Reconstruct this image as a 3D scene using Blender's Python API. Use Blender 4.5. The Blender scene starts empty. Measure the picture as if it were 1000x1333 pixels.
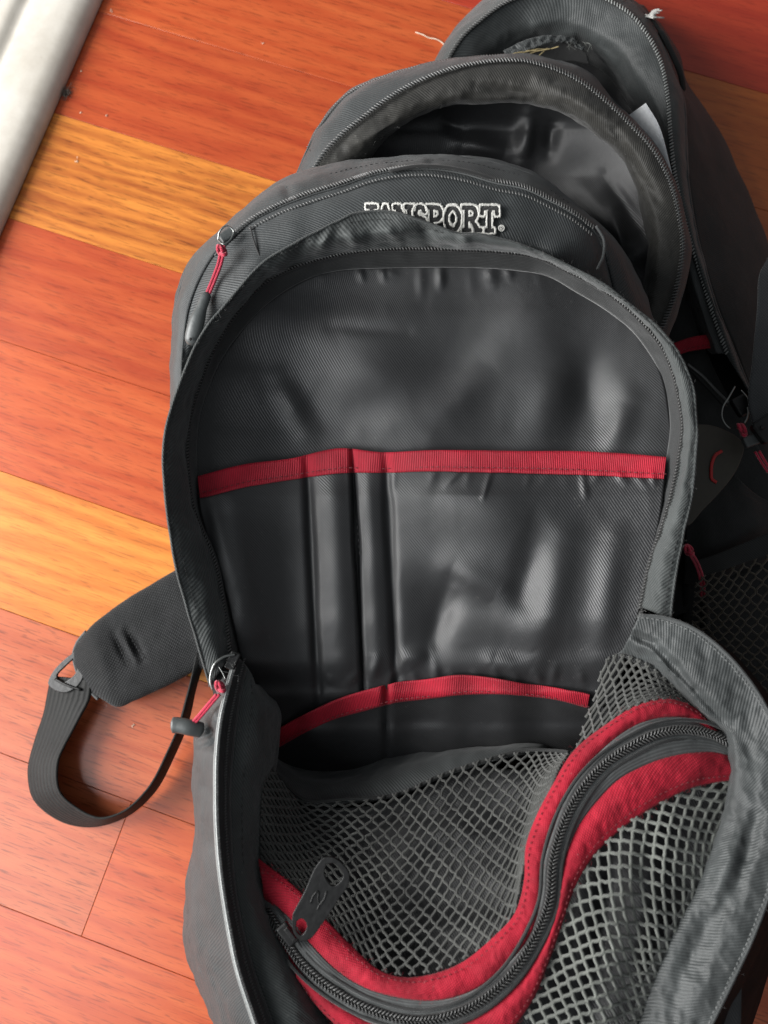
import bpy, math, random
import numpy as np
from mathutils import Matrix, Vector
random.seed(7); rng = np.random.default_rng(7)
D = bpy.data; SC = bpy.context.scene; COL = SC.collection

# ------------------------------------------------------------------ camera, light, exposure
H = 0.75; F = 1200.0; TA = 0.16254; TB = 0.03166            # camera height, focal length in photo pixels, tilts
ca, sa, cb, sb = math.cos(TA), math.sin(TA), math.cos(TB), math.sin(TB)
R = np.array([[1,0,0],[0,ca,-sa],[0,sa,ca]]) @ np.array([[cb,0,sb],[0,1,0],[-sb,0,cb]])
cam = D.cameras.new('camera'); camo = D.objects.new('camera', cam); COL.objects.link(camo)
cam.sensor_fit = 'VERTICAL'; cam.sensor_height = 24; cam.lens = 24*F/1333; cam.clip_start = .01; cam.clip_end = 50
M4 = Matrix([list(R[0])+[0], list(R[1])+[0], list(R[2])+[H], [0,0,0,1]])
camo.matrix_world = M4; SC.camera = camo
cam.dof.use_dof = True; cam.dof.focus_distance = .60; cam.dof.aperture_fstop = 5.0
W = D.worlds.new('World'); SC.world = W; W.use_nodes = True
bg = W.node_tree.nodes['Background']; bg.inputs[0].default_value = (.90,.95,1,1); bg.inputs[1].default_value = .20
def area(name, loc, to, size, power, col):
    l = D.lights.new(name, 'AREA'); l.shape = 'RECTANGLE'; l.size = size[0]; l.size_y = size[1]; l.energy = power; l.color = col
    o = D.objects.new(name, l); COL.objects.link(o); o.location = loc
    o.rotation_euler = (Vector(to)-Vector(loc)).to_track_quat('-Z','Y').to_euler(); return o
area('window_light', (-1.85,.12,1.08), (0,0,.1), (1.7,1.2), 118, (1,.99,.975))
area('glare_fill_light', (-.95,-.55,1.45), (0,0,.1), (.8,.6), 8.5, (.93,.97,1))  # added lamp for glare on the lower-left planks and a little fill
SC.view_settings.view_transform = 'Standard'; SC.view_settings.look = 'None'; SC.view_settings.exposure = .12
SC.view_settings.gamma = 1; SC.view_settings.use_curve_mapping = False
SC.cycles.use_denoising = True; SC.cycles.max_bounces = 8

# ------------------------------------------------------------------ helpers
CAMP = np.array([0,0,H])
def P(x, y, z):
    """photo pixel + height above the floor (cm) -> metres; works on arrays"""
    x, y, z = np.broadcast_arrays(np.asarray(x,float), np.asarray(y,float), np.asarray(z,float))
    d = np.stack([(x-500)/F, -(y-666.5)/F, -np.ones_like(x)], -1) @ R.T
    t = (z/100-H)/d[...,2]
    return CAMP + d*t[...,None]
def spl(C, n, t=None, knots=None):
    """Catmull-Rom through control points C (k,d) -> n samples"""
    C = np.asarray(C, float); k = len(C)
    if knots is None:
        s = np.concatenate([[0], np.cumsum(np.sqrt(((C[1:]-C[:-1])**2).sum(1))+1e-9)])
    else: s = np.asarray(knots, float)
    if t is None: t = np.linspace(s[0], s[-1], n)
    if k == 2:
        a = ((t-s[0])/(s[1]-s[0]))[:,None]; return C[0]*(1-a)+C[1]*a
    m = np.zeros_like(C)
    m[1:-1] = ((C[2:]-C[1:-1])/(s[2:]-s[1:-1])[:,None]*(s[1:-1]-s[:-2])[:,None] + (C[1:-1]-C[:-2])/(s[1:-1]-s[:-2])[:,None]*(s[2:]-s[1:-1])[:,None])/(s[2:]-s[:-2])[:,None]
    m[0] = (C[1]-C[0])/(s[1]-s[0]); m[-1] = (C[-1]-C[-2])/(s[-1]-s[-2])
    i = np.clip(np.searchsorted(s, t, side='right')-1, 0, k-2); h = (s[i+1]-s[i]); a = ((t-s[i])/h)[:,None]; h = h[:,None]
    return (2*a**3-3*a**2+1)*C[i]+(a**3-2*a**2+a)*h*m[i]+(-2*a**3+3*a**2)*C[i+1]+(a**3-a**2)*h*m[i+1]
class ZT:
    """height table over the photo's pixel grid, smooth in both directions"""
    def __init__(s, xs, ys, Z): s.xs, s.ys, s.Z = np.array(xs,float), np.array(ys,float), np.array(Z,float)
    def __call__(s, x, y):
        x, y = np.broadcast_arrays(np.asarray(x,float), np.asarray(y,float)); sh = x.shape
        xf = np.clip(x.ravel(), s.xs[0], s.xs[-1]-1e-6); yf = np.clip(y.ravel(), s.ys[0], s.ys[-1]-1e-6)
        rows = np.stack([spl(r[:,None], 0, t=xf, knots=s.xs)[:,0] for r in s.Z], 0)   # (ny, n)
        i = np.clip(np.searchsorted(s.ys, yf, side='right')-1, 0, len(s.ys)-2); a = (yf-s.ys[i])/(s.ys[i+1]-s.ys[i]); a = a*a*(3-2*a)*.6+a*.4
        n = np.arange(len(xf)); return (rows[i,n]*(1-a)+rows[i+1,n]*a).reshape(sh)
LAT = rng.random((48,48,48))*2-1
def vnoise(p, sc, seed=0):
    q = p/sc + seed*7.31; i = np.floor(q).astype(int); f = q-i; f = f*f*(3-2*f); r = 0
    for dx in (0,1):
        for dy in (0,1):
            for dz in (0,1):
                w = (f[...,0] if dx else 1-f[...,0])*(f[...,1] if dy else 1-f[...,1])*(f[...,2] if dz else 1-f[...,2])
                r = r + w*LAT[(i[...,0]+dx)%48, (i[...,1]+dy)%48, (i[...,2]+dz)%48]
    return r
def ridge(x, y, a, b, w, h):
    """a fold from a to b (pixels), w wide, h cm high"""
    a = np.array(a,float); b = np.array(b,float); d = b-a; L = d@d
    t = np.clip(((x-a[0])*d[0]+(y-a[1])*d[1])/L, 0, 1)
    dist = np.hypot(x-a[0]-t*d[0], y-a[1]-t*d[1])
    return h*np.exp(-(dist/w)**2)*(.35+.65*np.sin(np.pi*np.clip(t,.05,.95)))
OFF = np.zeros(3)
def link(name, verts, faces, mat, parent=None, smooth=True, uv=None, kind=None, matidx=None):
    me = D.meshes.new(name); v = np.asarray(verts,float).reshape(-1,3)-OFF
    if isinstance(faces, np.ndarray):
        k = faces.shape[1]; me.vertices.add(len(v)); me.vertices.foreach_set('co', v.ravel())
        me.loops.add(faces.size); me.loops.foreach_set('vertex_index', faces.ravel().astype(np.int32))
        me.polygons.add(len(faces)); me.polygons.foreach_set('loop_start', np.arange(0, faces.size, k, dtype=np.int32))
    else: me.from_pydata(v.tolist(), [], faces)
    me.update(calc_edges=True)
    me.polygons.foreach_set('use_smooth', [smooth]*len(me.polygons))
    if uv is not None:
        li = np.zeros(len(me.loops), np.int32); me.loops.foreach_get('vertex_index', li)
        u = me.uv_layers.new(name='UVMap'); u.data.foreach_set('uv', np.asarray(uv,float)[li].ravel())
    for m in (mat if isinstance(mat,(list,tuple)) else [mat]): me.materials.append(m)
    if matidx is not None: me.polygons.foreach_set('material_index', np.asarray(matidx,np.int32))
    me.update(); o = D.objects.new(name, me); COL.objects.link(o)
    if parent: o.parent = parent
    if kind: o['kind'] = kind
    return o
def gridfaces(nv, nu, closed=False):
    i, j = np.meshgrid(np.arange(nv-1), np.arange(nu if closed else nu-1), indexing='ij'); j2 = (j+1)%nu
    return np.stack([i*nu+j, i*nu+j2, (i+1)*nu+j2, (i+1)*nu+j], -1).reshape(-1,4)
def loftpx(curves, nu, nv):
    A = np.array(curves, float)                                   # (curves, points, 3) pixel,pixel,cm
    d = np.sqrt((np.diff(A[...,:2],axis=1)**2).sum(-1)).mean(0)+1e-6; ks = np.concatenate([[0],np.cumsum(d)])
    rows = np.array([spl(c, nu, knots=ks) for c in A])
    if len(A) == 1: return rows
    d = np.sqrt((np.diff(rows[...,:3]*[1,1,18],axis=0)**2).sum(-1)).mean(1)+1e-6; kv = np.concatenate([[0],np.cumsum(d)])
    return spl(rows.reshape(len(A),-1), nv, knots=kv).reshape(nv, nu, 3)
def gnormals(G):
    du = np.gradient(G, axis=1); dv = np.gradient(G, axis=0); n = np.cross(du, dv); n /= np.linalg.norm(n,axis=-1,keepdims=True)+1e-12
    flip = (n*(CAMP-G)).sum(-1).mean() < 0
    return -n if flip else n
def cloth(name, curves, mat, parent, nu=90, nv=30, zf=None, dz=None, wr=(), thick=.9, kind=None):
    """a sheet of cloth through the given curves. wr: (mm, size mm, seed, ridged)"""
    q = loftpx(curves, nu, nv)
    if zf is not None: q[...,2] = zf(q[...,0], q[...,1]) + (q[...,2] if zf.__name__ == 'offs' else 0)
    if dz is not None: q[...,2] += dz(q[...,0], q[...,1])
    G = P(q[...,0], q[...,1], q[...,2]); N = gnormals(G)
    vv_ = np.linspace(0,1,nv)[:,None]; ef = np.clip(np.minimum(vv_,1-vv_)/.12,0,1)**.7
    for (a, s, seed, rd) in wr:
        n = vnoise(G*[1,1,1.0], s/1000, seed)+.5*vnoise(G, s/2100, seed+3)
        if rd: n = 1-2*np.abs(n)
        G = G + N*(n*ef*a/1000)[...,None]
    su = np.concatenate([[0], np.cumsum(np.linalg.norm(np.diff(G,axis=1),axis=-1).mean(0))]); sv = np.concatenate([[0], np.cumsum(np.linalg.norm(np.diff(G,axis=0),axis=-1).mean(1))])
    U, V = np.meshgrid(su, sv)
    fc = gridfaces(nv, nu)
    a, b, c = G.reshape(-1,3)[fc[len(fc)//2,0]], G.reshape(-1,3)[fc[len(fc)//2,1]], G.reshape(-1,3)[fc[len(fc)//2,3]]
    if np.dot(np.cross(b-a, c-a), CAMP-a) < 0: fc = fc[:, ::-1].copy()
    o = link(name, G, fc, mat, parent, uv=np.stack([U,V],-1).reshape(-1,2), kind=kind)
    if thick:
        m = o.modifiers.new('thickness','SOLIDIFY'); m.thickness = thick/1000; m.offset = -1
    o_grid[o.name] = (q, G, N)
    return o
o_grid = {}
def sweep(paths, r, sides=6, closed=False, flat=1.0, cap=True):
    """tubes along world-space paths -> verts, faces, uv"""
    V, Fc, U, base = [], [], [], 0
    for p in paths:
        p = np.asarray(p,float); n = len(p)
        T = np.roll(p,-1,0)-np.roll(p,1,0) if closed else np.gradient(p, axis=0)
        T /= np.linalg.norm(T,axis=1,keepdims=True)+1e-12
        up = np.array([0.,0,1]); S = np.cross(T, up); bad = np.linalg.norm(S,axis=1) < .15; S[bad] = np.cross(T[bad],[0,1.,0]); S /= np.linalg.norm(S,axis=1,keepdims=True)+1e-12
        B = np.cross(S, T); a = np.arange(sides)/sides*2*math.pi
        rr = np.broadcast_to(np.asarray(r,float), (n,)) 
        ring = p[:,None]+rr[:,None,None]*(np.cos(a)[None,:,None]*S[:,None]+flat*np.sin(a)[None,:,None]*B[:,None])
        V.append(ring.reshape(-1,3)); f = gridfaces(n, sides, True)
        if closed:
            j = np.arange(sides); f = np.concatenate([f, np.stack([(n-1)*sides+j, (n-1)*sides+(j+1)%sides, (j+1)%sides, j],-1)])
        s = np.concatenate([[0], np.cumsum(np.linalg.norm(np.diff(p,axis=0),axis=1))])
        uu = np.stack(np.meshgrid(a/6.28*.01, s)[::-1], -1).reshape(-1,2); U.append(uu); Fc.append(f+base)
        if cap and not closed:
            V.append(p[[0,-1]]); U.append(np.zeros((2,2))); c0 = base+n*sides; j = np.arange(sides)
            Fc.append(np.stack([np.full(sides,c0), base+(j+1)%sides, base+j, base+j],-1)); Fc.append(np.stack([np.full(sides,c0+1), base+(n-1)*sides+j, base+(n-1)*sides+(j+1)%sides, base+(n-1)*sides+(j+1)%sides],-1))
            base += n*sides+2
        else: base += n*sides
    f = np.concatenate(Fc); fl = [tuple(dict.fromkeys(q)) for q in f.tolist()]
    return np.concatenate(V), fl, np.concatenate(U)
def tube(name, pts, r, mat, parent, n=60, sides=8, closed=False, flat=1.0, world=False, kind=None):
    p = np.asarray(pts,float)
    w = p if world else P(p[:,0],p[:,1],p[:,2])
    if closed: w = spl(np.vstack([w, w[:1]]), n+1)[:-1]
    else: w = spl(w, n)
    v, f, u = sweep([w], r/1000 if np.isscalar(r) else np.asarray(r)/1000, sides, closed, flat)
    return link(name, v, f, mat, parent, uv=u, kind=kind)
# a bevelled grain used for zip teeth and stitches
GR = []
for zz, k in ((-1,.55),(-.6,1),(.6,1),(1,.55)):
    for j in range(6): GR.append((zz, k*math.cos(j*math.pi/3), k*math.sin(j*math.pi/3)))
GR = np.array(GR); GF = [tuple(int(x) for x in f) for f in gridfaces(4,6,True)]+[(5,4,3,2,1,0),(18,19,20,21,22,23)]
def grains(name, C, A, B, Cn, mat, parent):
    """C centres; A long half-axis, B and Cn the other half-axes (all (n,3))"""
    V = C[:,None]+GR[None,:,0:1]*A[:,None]+GR[None,:,1:2]*B[:,None]+GR[None,:,2:3]*Cn[:,None]
    fs = [tuple(i*24+j for j in f) for i in range(len(C)) for f in GF]
    return link(name, V, fs, mat, parent, kind='stuff')
def frame(w, up=(0,0,1)):
    T = np.gradient(w, axis=0); T /= np.linalg.norm(T,axis=1,keepdims=True); up = np.asarray(up,float)
    N = up-(T*up).sum(1,keepdims=True)*T; N /= np.linalg.norm(N,axis=1,keepdims=True); return T, N, np.cross(T,N)
def teeth(pts, mat, parent, pitch=1.5, wid=2.2, rows=1, up=(0,0,1), lift=.6, th=.5, side=0, name='zipper_teeth'):
    """row(s) of coil teeth along a curve; sizes in mm"""
    w0 = np.asarray(pts,float); w0 = P(w0[:,0],w0[:,1],w0[:,2]); L = np.linalg.norm(np.diff(w0,axis=0),axis=1).sum()
    w = spl(w0, int(L/pitch*1000)*rows); T, N, S = frame(w, up); n = len(w); sg = np.where(np.arange(n)%2==0,1,-1)[:,None] if rows == 2 else np.zeros((n,1))
    C = w+N*lift/1000+S*(sg*wid*.42+side)/1000; A = (S*(wid*(.42 if rows==2 else .5))+T*(.30*wid*sg if rows==2 else .25*wid))/1000
    j = 1+.06*rng.standard_normal((n,1))
    return grains(name, C, A*j, T*pitch*(.21 if rows==2 else .27)*j/1000, N*th/1000, mat, parent)
def stitches(pts, mat, parent, ln=2.2, gap=1.1, r=.28, lift=.35, zf=None, name='stitching'):
    q = np.asarray(pts,float)
    if zf is not None: q = q.copy(); q[:,2] = zf(q[:,0],q[:,1])+q[:,2]
    w0 = P(q[:,0],q[:,1],q[:,2]); L = np.linalg.norm(np.diff(w0,axis=0),axis=1).sum()
    w = spl(w0, max(3,int(L*1000/(ln+gap)))); T, N, S = frame(w)
    w = w+N*lift/1000+S*rng.normal(0,.1,(len(w),1))/1000
    return grains(name, w, T*ln/2000, S*r/1000, N*r/1000, mat, parent)

# ------------------------------------------------------------------ materials
def mat(name):
    m = D.materials.new(name); m.use_nodes = True; nt = m.node_tree; b = nt.nodes['Principled BSDF']; return m, nt, b
def nd(nt, t, **k):
    n = nt.nodes.new(t)
    for a, v in k.items():
        if a.startswith('i_'): n.inputs[int(a[2:]) if a[2:].isdigit() else a[2:].replace('_',' ')].default_value = v
        else: setattr(n, a, v)
    return n
def fabric(name, col, rough=.6, weave=1.1, rot=45, bump=.35, sheen=.2, spec=.4, var=.25, plain=False, dust=.0, clo=.62, lump=.5, aniso=0):
    m, nt, b = mat(name); L = nt.links.new
    uv = nd(nt,'ShaderNodeTexCoord'); mp = nd(nt,'ShaderNodeMapping'); mp.inputs['Rotation'].default_value[2] = math.radians(rot); L(uv.outputs['UV'], mp.inputs[0])
    w1 = nd(nt,'ShaderNodeTexWave', wave_type='BANDS', bands_direction='X'); w1.inputs['Scale'].default_value = 314.16/weave; w1.inputs['Distortion'].default_value = .4; w1.inputs['Detail'].default_value = 1; L(mp.outputs[0], w1.inputs[0])
    hgt = w1.outputs['Fac']
    if plain:
        w2 = nd(nt,'ShaderNodeTexWave', wave_type='BANDS', bands_direction='Y'); w2.inputs['Scale'].default_value = w1.inputs['Scale'].default_value; w2.inputs['Distortion'].default_value = .4; L(mp.outputs[0], w2.inputs[0])
        mm = nd(nt,'ShaderNodeMath', operation='MULTIPLY'); L(w1.outputs['Fac'],mm.inputs[0]); L(w2.outputs['Fac'],mm.inputs[1]); hgt = mm.outputs[0]
    n1 = nd(nt,'ShaderNodeTexNoise'); n1.inputs['Scale'].default_value = 45; n1.inputs['Detail'].default_value = 6; L(uv.outputs['Object'], n1.inputs['Vector'])
    n2 = nd(nt,'ShaderNodeTexNoise'); n2.inputs['Scale'].default_value = 900; n2.inputs['Detail'].default_value = 3; L(uv.outputs['Object'], n2.inputs['Vector'])
    ad = nd(nt,'ShaderNodeMath', operation='MULTIPLY_ADD'); L(n2.outputs['Fac'],ad.inputs[0]); ad.inputs[1].default_value = .7; L(hgt, ad.inputs[2])
    bp = nd(nt,'ShaderNodeBump'); bp.inputs['Strength'].default_value = bump; bp.inputs['Distance'].default_value = .0004; L(ad.outputs[0], bp.inputs['Height'])
    n3 = nd(nt,'ShaderNodeTexNoise'); n3.inputs['Scale'].default_value = 110; n3.inputs['Detail'].default_value = 4; n3.inputs['Distortion'].default_value = .6; L(uv.outputs['Object'], n3.inputs['Vector'])
    b2 = nd(nt,'ShaderNodeBump'); b2.inputs['Strength'].default_value = lump; b2.inputs['Distance'].default_value = .0010; L(n3.outputs['Fac'], b2.inputs['Height']); L(bp.outputs[0], b2.inputs['Normal'])
    L(b2.outputs[0], b.inputs['Normal'])
    cr = nd(nt,'ShaderNodeMapRange'); cr.inputs[1].default_value=.3; cr.inputs[2].default_value=.7; cr.inputs[3].default_value = 1-var; cr.inputs[4].default_value = 1+var; L(n1.outputs['Fac'], cr.inputs[0])
    c2 = nd(nt,'ShaderNodeMapRange'); c2.inputs[3].default_value = clo; c2.inputs[4].default_value = 1.25; L(hgt, c2.inputs[0])
    mu = nd(nt,'ShaderNodeMath', operation='MULTIPLY'); L(cr.outputs[0],mu.inputs[0]); L(c2.outputs[0],mu.inputs[1])
    vm = nd(nt,'ShaderNodeVectorMath', operation='SCALE'); vm.inputs[0].default_value = col; L(mu.outputs[0], vm.inputs['Scale'])
    out = vm.outputs[0]
    if dust:
        n4 = nd(nt,'ShaderNodeTexNoise'); n4.inputs['Scale'].default_value = 420; n4.inputs['Detail'].default_value = 2; L(uv.outputs['Object'], n4.inputs['Vector'])
        r4 = nd(nt,'ShaderNodeMapRange'); r4.inputs[1].default_value=.68; r4.inputs[2].default_value=.80; r4.inputs[4].default_value = dust; L(n4.outputs['Fac'], r4.inputs[0])
        mx = nd(nt,'ShaderNodeMix', data_type='RGBA'); L(r4.outputs[0], mx.inputs[0]); L(out, mx.inputs[6]); mx.inputs[7].default_value = (.3,.29,.27,1); out = mx.outputs[2]
    L(out, b.inputs['Base Color'])
    b.inputs['Roughness'].default_value = rough; b.inputs['Sheen Weight'].default_value = sheen; b.inputs['Sheen Roughness'].default_value = .5
    b.inputs['Specular IOR Level'].default_value = spec; b.inputs['Anisotropic'].default_value = aniso
    return m
def plain(name, col, rough=.4, metal=0, spec=.5, bump=0, coat=0):
    m, nt, b = mat(name); L = nt.links.new
    tc = nd(nt,'ShaderNodeTexCoord'); n = nd(nt,'ShaderNodeTexNoise'); n.inputs['Scale'].default_value = 260; n.inputs['Detail'].default_value = 4; L(tc.outputs['Object'], n.inputs['Vector'])
    mr = nd(nt,'ShaderNodeMapRange'); mr.inputs[3].default_value=.75; mr.inputs[4].default_value=1.25; L(n.outputs['Fac'], mr.inputs[0])
    vm = nd(nt,'ShaderNodeVectorMath', operation='SCALE'); vm.inputs[0].default_value = col; L(mr.outputs[0], vm.inputs['Scale']); L(vm.outputs[0], b.inputs['Base Color'])
    r2 = nd(nt,'ShaderNodeMapRange'); r2.inputs[3].default_value=rough*.8; r2.inputs[4].default_value=min(1,rough*1.25); L(n.outputs['Fac'], r2.inputs[0]); L(r2.outputs[0], b.inputs['Roughness'])
    b.inputs['Metallic'].default_value = metal; b.inputs['Specular IOR Level'].default_value = spec
    if bump:
        bp = nd(nt,'ShaderNodeBump'); bp.inputs['Strength'].default_value = bump; bp.inputs['Distance'].default_value=.0005; L(n.outputs['Fac'],bp.inputs['Height']); L(bp.outputs[0], b.inputs['Normal'])
    return m
M_SHELL = fabric('polyester_shell', (.026,.030,.031), .58, 1.6, 38, .6, .12, .4, .18, dust=.12, lump=.4)
M_RIM   = fabric('polyester_rim', (.043,.048,.047), .64, 1.5, 52, .5, .18, .32, .22, dust=.2, lump=.5)
M_LIN   = fabric('satin_lining', (.013,.0134,.0145), .48, 1.3, 35, .34, .05, .6, .15, dust=.12, lump=.2)
M_LIN2  = fabric('grey_lining', (.032,.036,.036), .55, 1.5, 30, .4, .15, .42, .25, dust=.12, lump=.3)
M_LIN3  = fabric('brown_grey_lining', (.023,.022,.019), .62, 1.5, 30, .45, .12, .35, .35, dust=.2, lump=.4)
M_DARK  = fabric('black_shell', (.019,.0195,.019), .62, 1.2, 40, .3, .1, .2, .2)
M_MATTE = fabric('matte_black_fabric', (.010,.0105,.0105), .9, 1.2, 40, .3, 0, .08, .2)
M_TAPE  = fabric('zipper_tape', (.017,.018,.018), .7, 1.2, 90, .4, .2, .3, .2)
M_GTAPE = fabric('grey_zipper_tape', (.052,.056,.056), .65, 1.2, 90, .4, .3, .3, .2)
M_RED   = fabric('red_grosgrain', (.31,.005,.019), .62, 1.1, 0, .6, .05, .3, .25, dust=.12)
M_REDF  = fabric('red_felted_binding', (.35,.006,.022), .75, 1.1, 20, .6, .06, .25, .3, plain=True, dust=.15, lump=.8)
M_NET   = fabric('net_yarn', (.052,.053,.048), .6, .6, 20, .5, .2, .35, .35)
M_NETL  = fabric('pale_net_yarn', (.115,.122,.108), .6, .6, 20, .5, .3, .35, .35)
M_NETD  = fabric('dark_net_yarn', (.07,.058,.042), .6, .6, 20, .4, .2, .35, .2)
M_PAD   = fabric('strap_pad', (.024,.025,.026), .8, 1.9, 45, 1.0, .1, .2, .2, plain=True, clo=.25, dust=.1)
M_WEB   = fabric('webbing', (.010,.010,.0095), .65, 3.2, 90, .7, .03, .2, .2)
M_WEBG  = fabric('grey_webbing', (.026,.029,.032), .6, 1.6, 45, .6, .2, .35, .2, plain=True)
M_TOOTH = plain('nylon_coil', (.06,.06,.058), .32, 0, .7)
M_TOOTHL= plain('pale_nylon_coil', (.24,.25,.24), .3, 0, .6)
M_PIPE  = fabric('pale_coil_edge', (.24,.25,.245), .4, 1.5, 90, .8, .2, .5, .2)
M_BLK   = plain('black_plastic', (.007,.007,.007), .4, 0, .35, .4)
M_TOG   = plain('grey_rubber', (.06,.066,.066), .42, 0, .5, .4)
M_BRN   = plain('brown_black_rubber', (.05,.044,.034), .55, 0, .4, .3)
M_MET   = plain('wire', (.25,.26,.25), .3, .9)
M_CORD  = fabric('red_cord', (.48,.014,.05), .6, .9, 40, .7, .3, .3, .25)
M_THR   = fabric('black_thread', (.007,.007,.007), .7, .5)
M_RTHR  = fabric('dark_red_thread', (.20,.004,.014), .7, .5)
M_WHT   = fabric('white_embroidery', (.78,.77,.72), .7, .7, 10, .8, .3, .3, .08)
M_BEMB  = fabric('black_embroidery', (.015,.015,.015), .6, .7, 80, .8, .2, .4, .1)
M_PAPER = plain('paper', (.88,.89,.90), .6)
M_TAN   = plain('frayed_foam', (.30,.24,.12), .9)

# ------------------------------------------------------------------ floor planks, baseboard
TH = -.32893; PW = .10639; PO = .35654
def wood(name, c1, c2, seed, streak=1.0, grain=.5):
    m, nt, b = mat(name); L = nt.links.new
    tc = nd(nt,'ShaderNodeTexCoord'); mp = nd(nt,'ShaderNodeMapping'); mp.inputs['Location'].default_value = (seed*1.7, seed*.9, 0); L(tc.outputs['Object'], mp.inputs[0])
    s1 = nd(nt,'ShaderNodeMapping'); s1.inputs['Scale'].default_value = (2.2,26,1); L(mp.outputs[0], s1.inputs[0])
    n1 = nd(nt,'ShaderNodeTexNoise'); n1.inputs['Scale'].default_value = 2.2; n1.inputs['Detail'].default_value = 10; n1.inputs['Roughness'].default_value=.72; n1.inputs['Distortion'].default_value = .9; L(s1.outputs[0], n1.inputs['Vector'])
    s2 = nd(nt,'ShaderNodeMapping'); s2.inputs['Scale'].default_value = (34,560,1); L(mp.outputs[0], s2.inputs[0])
    n2 = nd(nt,'ShaderNodeTexNoise'); n2.inputs['Scale'].default_value = 1.5; n2.inputs['Detail'].default_value = 3; n2.inputs['Distortion'].default_value = .5; L(s2.outputs[0], n2.inputs['Vector'])
    s3 = nd(nt,'ShaderNodeMapping'); s3.inputs['Scale'].default_value = (1.3,7,1); L(mp.outputs[0], s3.inputs[0])
    w = nd(nt,'ShaderNodeTexWave', wave_type='BANDS', bands_direction='Y'); w.inputs['Scale'].default_value = 2.6*streak; w.inputs['Distortion'].default_value = 9; w.inputs['Detail'].default_value = 4; w.inputs['Detail Scale'].default_value=1.3; L(s3.outputs[0], w.inputs[0])
    mx = nd(nt,'ShaderNodeMix', data_type='RGBA'); mx.inputs[6].default_value = (*c1,1); mx.inputs[7].default_value = (*c2,1)
    r1 = nd(nt,'ShaderNodeMapRange'); r1.inputs[1].default_value=.32; r1.inputs[2].default_value=.68; L(n1.outputs['Fac'], r1.inputs[0])
    av = nd(nt,'ShaderNodeMix'); av.inputs[0].default_value = .38; L(r1.outputs[0], av.inputs[2]); L(w.outputs['Fac'], av.inputs[3]); L(av.outputs[0], mx.inputs[0])
    r2 = nd(nt,'ShaderNodeMapRange'); r2.inputs[1].default_value=.36; r2.inputs[2].default_value=.45; r2.inputs[3].default_value=1-grain; r2.inputs[4].default_value=1; L(n2.outputs['Fac'], r2.inputs[0])
    vm = nd(nt,'ShaderNodeVectorMath', operation='SCALE'); L(mx.outputs[2], vm.inputs[0]); L(r2.outputs[0], vm.inputs['Scale']); L(vm.outputs[0], b.inputs['Base Color'])
    r3 = nd(nt,'ShaderNodeMapRange'); r3.inputs[3].default_value=.30; r3.inputs[4].default_value=.46; L(n1.outputs['Fac'], r3.inputs[0]); L(r3.outputs[0], b.inputs['Roughness'])
    bp = nd(nt,'ShaderNodeBump'); bp.inputs['Strength'].default_value=.25; bp.inputs['Distance'].default_value=.0004; L(n2.outputs['Fac'], bp.inputs['Height']); L(bp.outputs[0], b.inputs['Normal'])
    b.inputs['Specular IOR Level'].default_value = .32; b.inputs['Coat Weight'].default_value = .45; b.inputs['Coat Roughness'].default_value = .24
    return m
WR = wood('cherry_red_wood', (.30,.034,.010), (.45,.085,.022), 1, .8, .3)
WD = wood('deep_red_wood', (.34,.030,.014), (.44,.050,.020), 2, 1, .25)
WO = wood('orange_wood', (.40,.085,.016), (.50,.13,.026), 3, 1, .3)
WG = wood('golden_striped_wood', (.27,.060,.011), (.62,.215,.034), 4, 1.5, .45)
WY = wood('yellow_gold_wood', (.46,.115,.016), (.68,.26,.042), 5, 1.0, .3)
WP = wood('pinkish_brown_wood', (.35,.064,.022), (.46,.115,.042), 6, 1, .45)
WS = wood('salmon_wood', (.36,.048,.012), (.49,.100,.026), 7, 1, .35)
ct, st = math.cos(TH), math.sin(TH)
floor = D.objects.new('floor', None)
def fl(u, v, z=0): return (u*ct-v*st, u*st+v*ct, z)       # plank frame: u along, v across
subf = link('floor', np.array([fl(-1.5,-1.5,-.0125), fl(1.8,-1.5,-.0125), fl(1.8,1.6,-.0125), fl(-1.5,1.6,-.0125)]), [(0,1,2,3)], plain('subfloor', (.03,.012,.006), .8), smooth=False)
subf['kind'] = 'structure'; subf['label'] = 'glossy reddish wooden plank floor under the backpack'
def plank(u0, u1, v0, v1, m):
    g = .00018; b_ = .00022; u0 += g; u1 -= g; v0 += g; v1 -= g
    V = [(u0,v0,-.012),(u1,v0,-.012),(u1,v1,-.012),(u0,v1,-.012),(u0,v0,-b_),(u1,v0,-b_),(u1,v1,-b_),(u0,v1,-b_),(u0+b_,v0+b_,0),(u1-b_,v0+b_,0),(u1-b_,v1-b_,0),(u0+b_,v1-b_,0)]
    Fq = [(3,2,1,0),(0,1,5,4),(1,2,6,5),(2,3,7,6),(3,0,4,7),(4,5,9,8),(5,6,10,9),(6,7,11,10),(7,4,8,11),(8,9,10,11)]
    o = link('plank', V, Fq, m, subf, smooth=False); o.rotation_euler = (0,0,TH); return o
def uv_of(x, y):
    p = P(x,y,0); return p[0]*ct+p[1]*st, -p[0]*st+p[1]*ct
uj = uv_of(134,1144)[0]; ub = uv_of(68,152)[0]            # joint, baseboard edge
rows_ = {-5:[(WO,9)],-4:[(WR,9)],-3:[(WD,9)],-2:[(WS,.0),(WO,9)],-1:[(WR,.0),(WO,9)],0:[(WG,9)],1:[(WR,9)],2:[(WS,9)],3:[(WY,9)],4:[(WP,9)],5:[(WP,uj),(WS,9)],6:[(WS,9)],7:[(WR,9)],8:[(WO,9)],9:[(WR,9)]}
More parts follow.
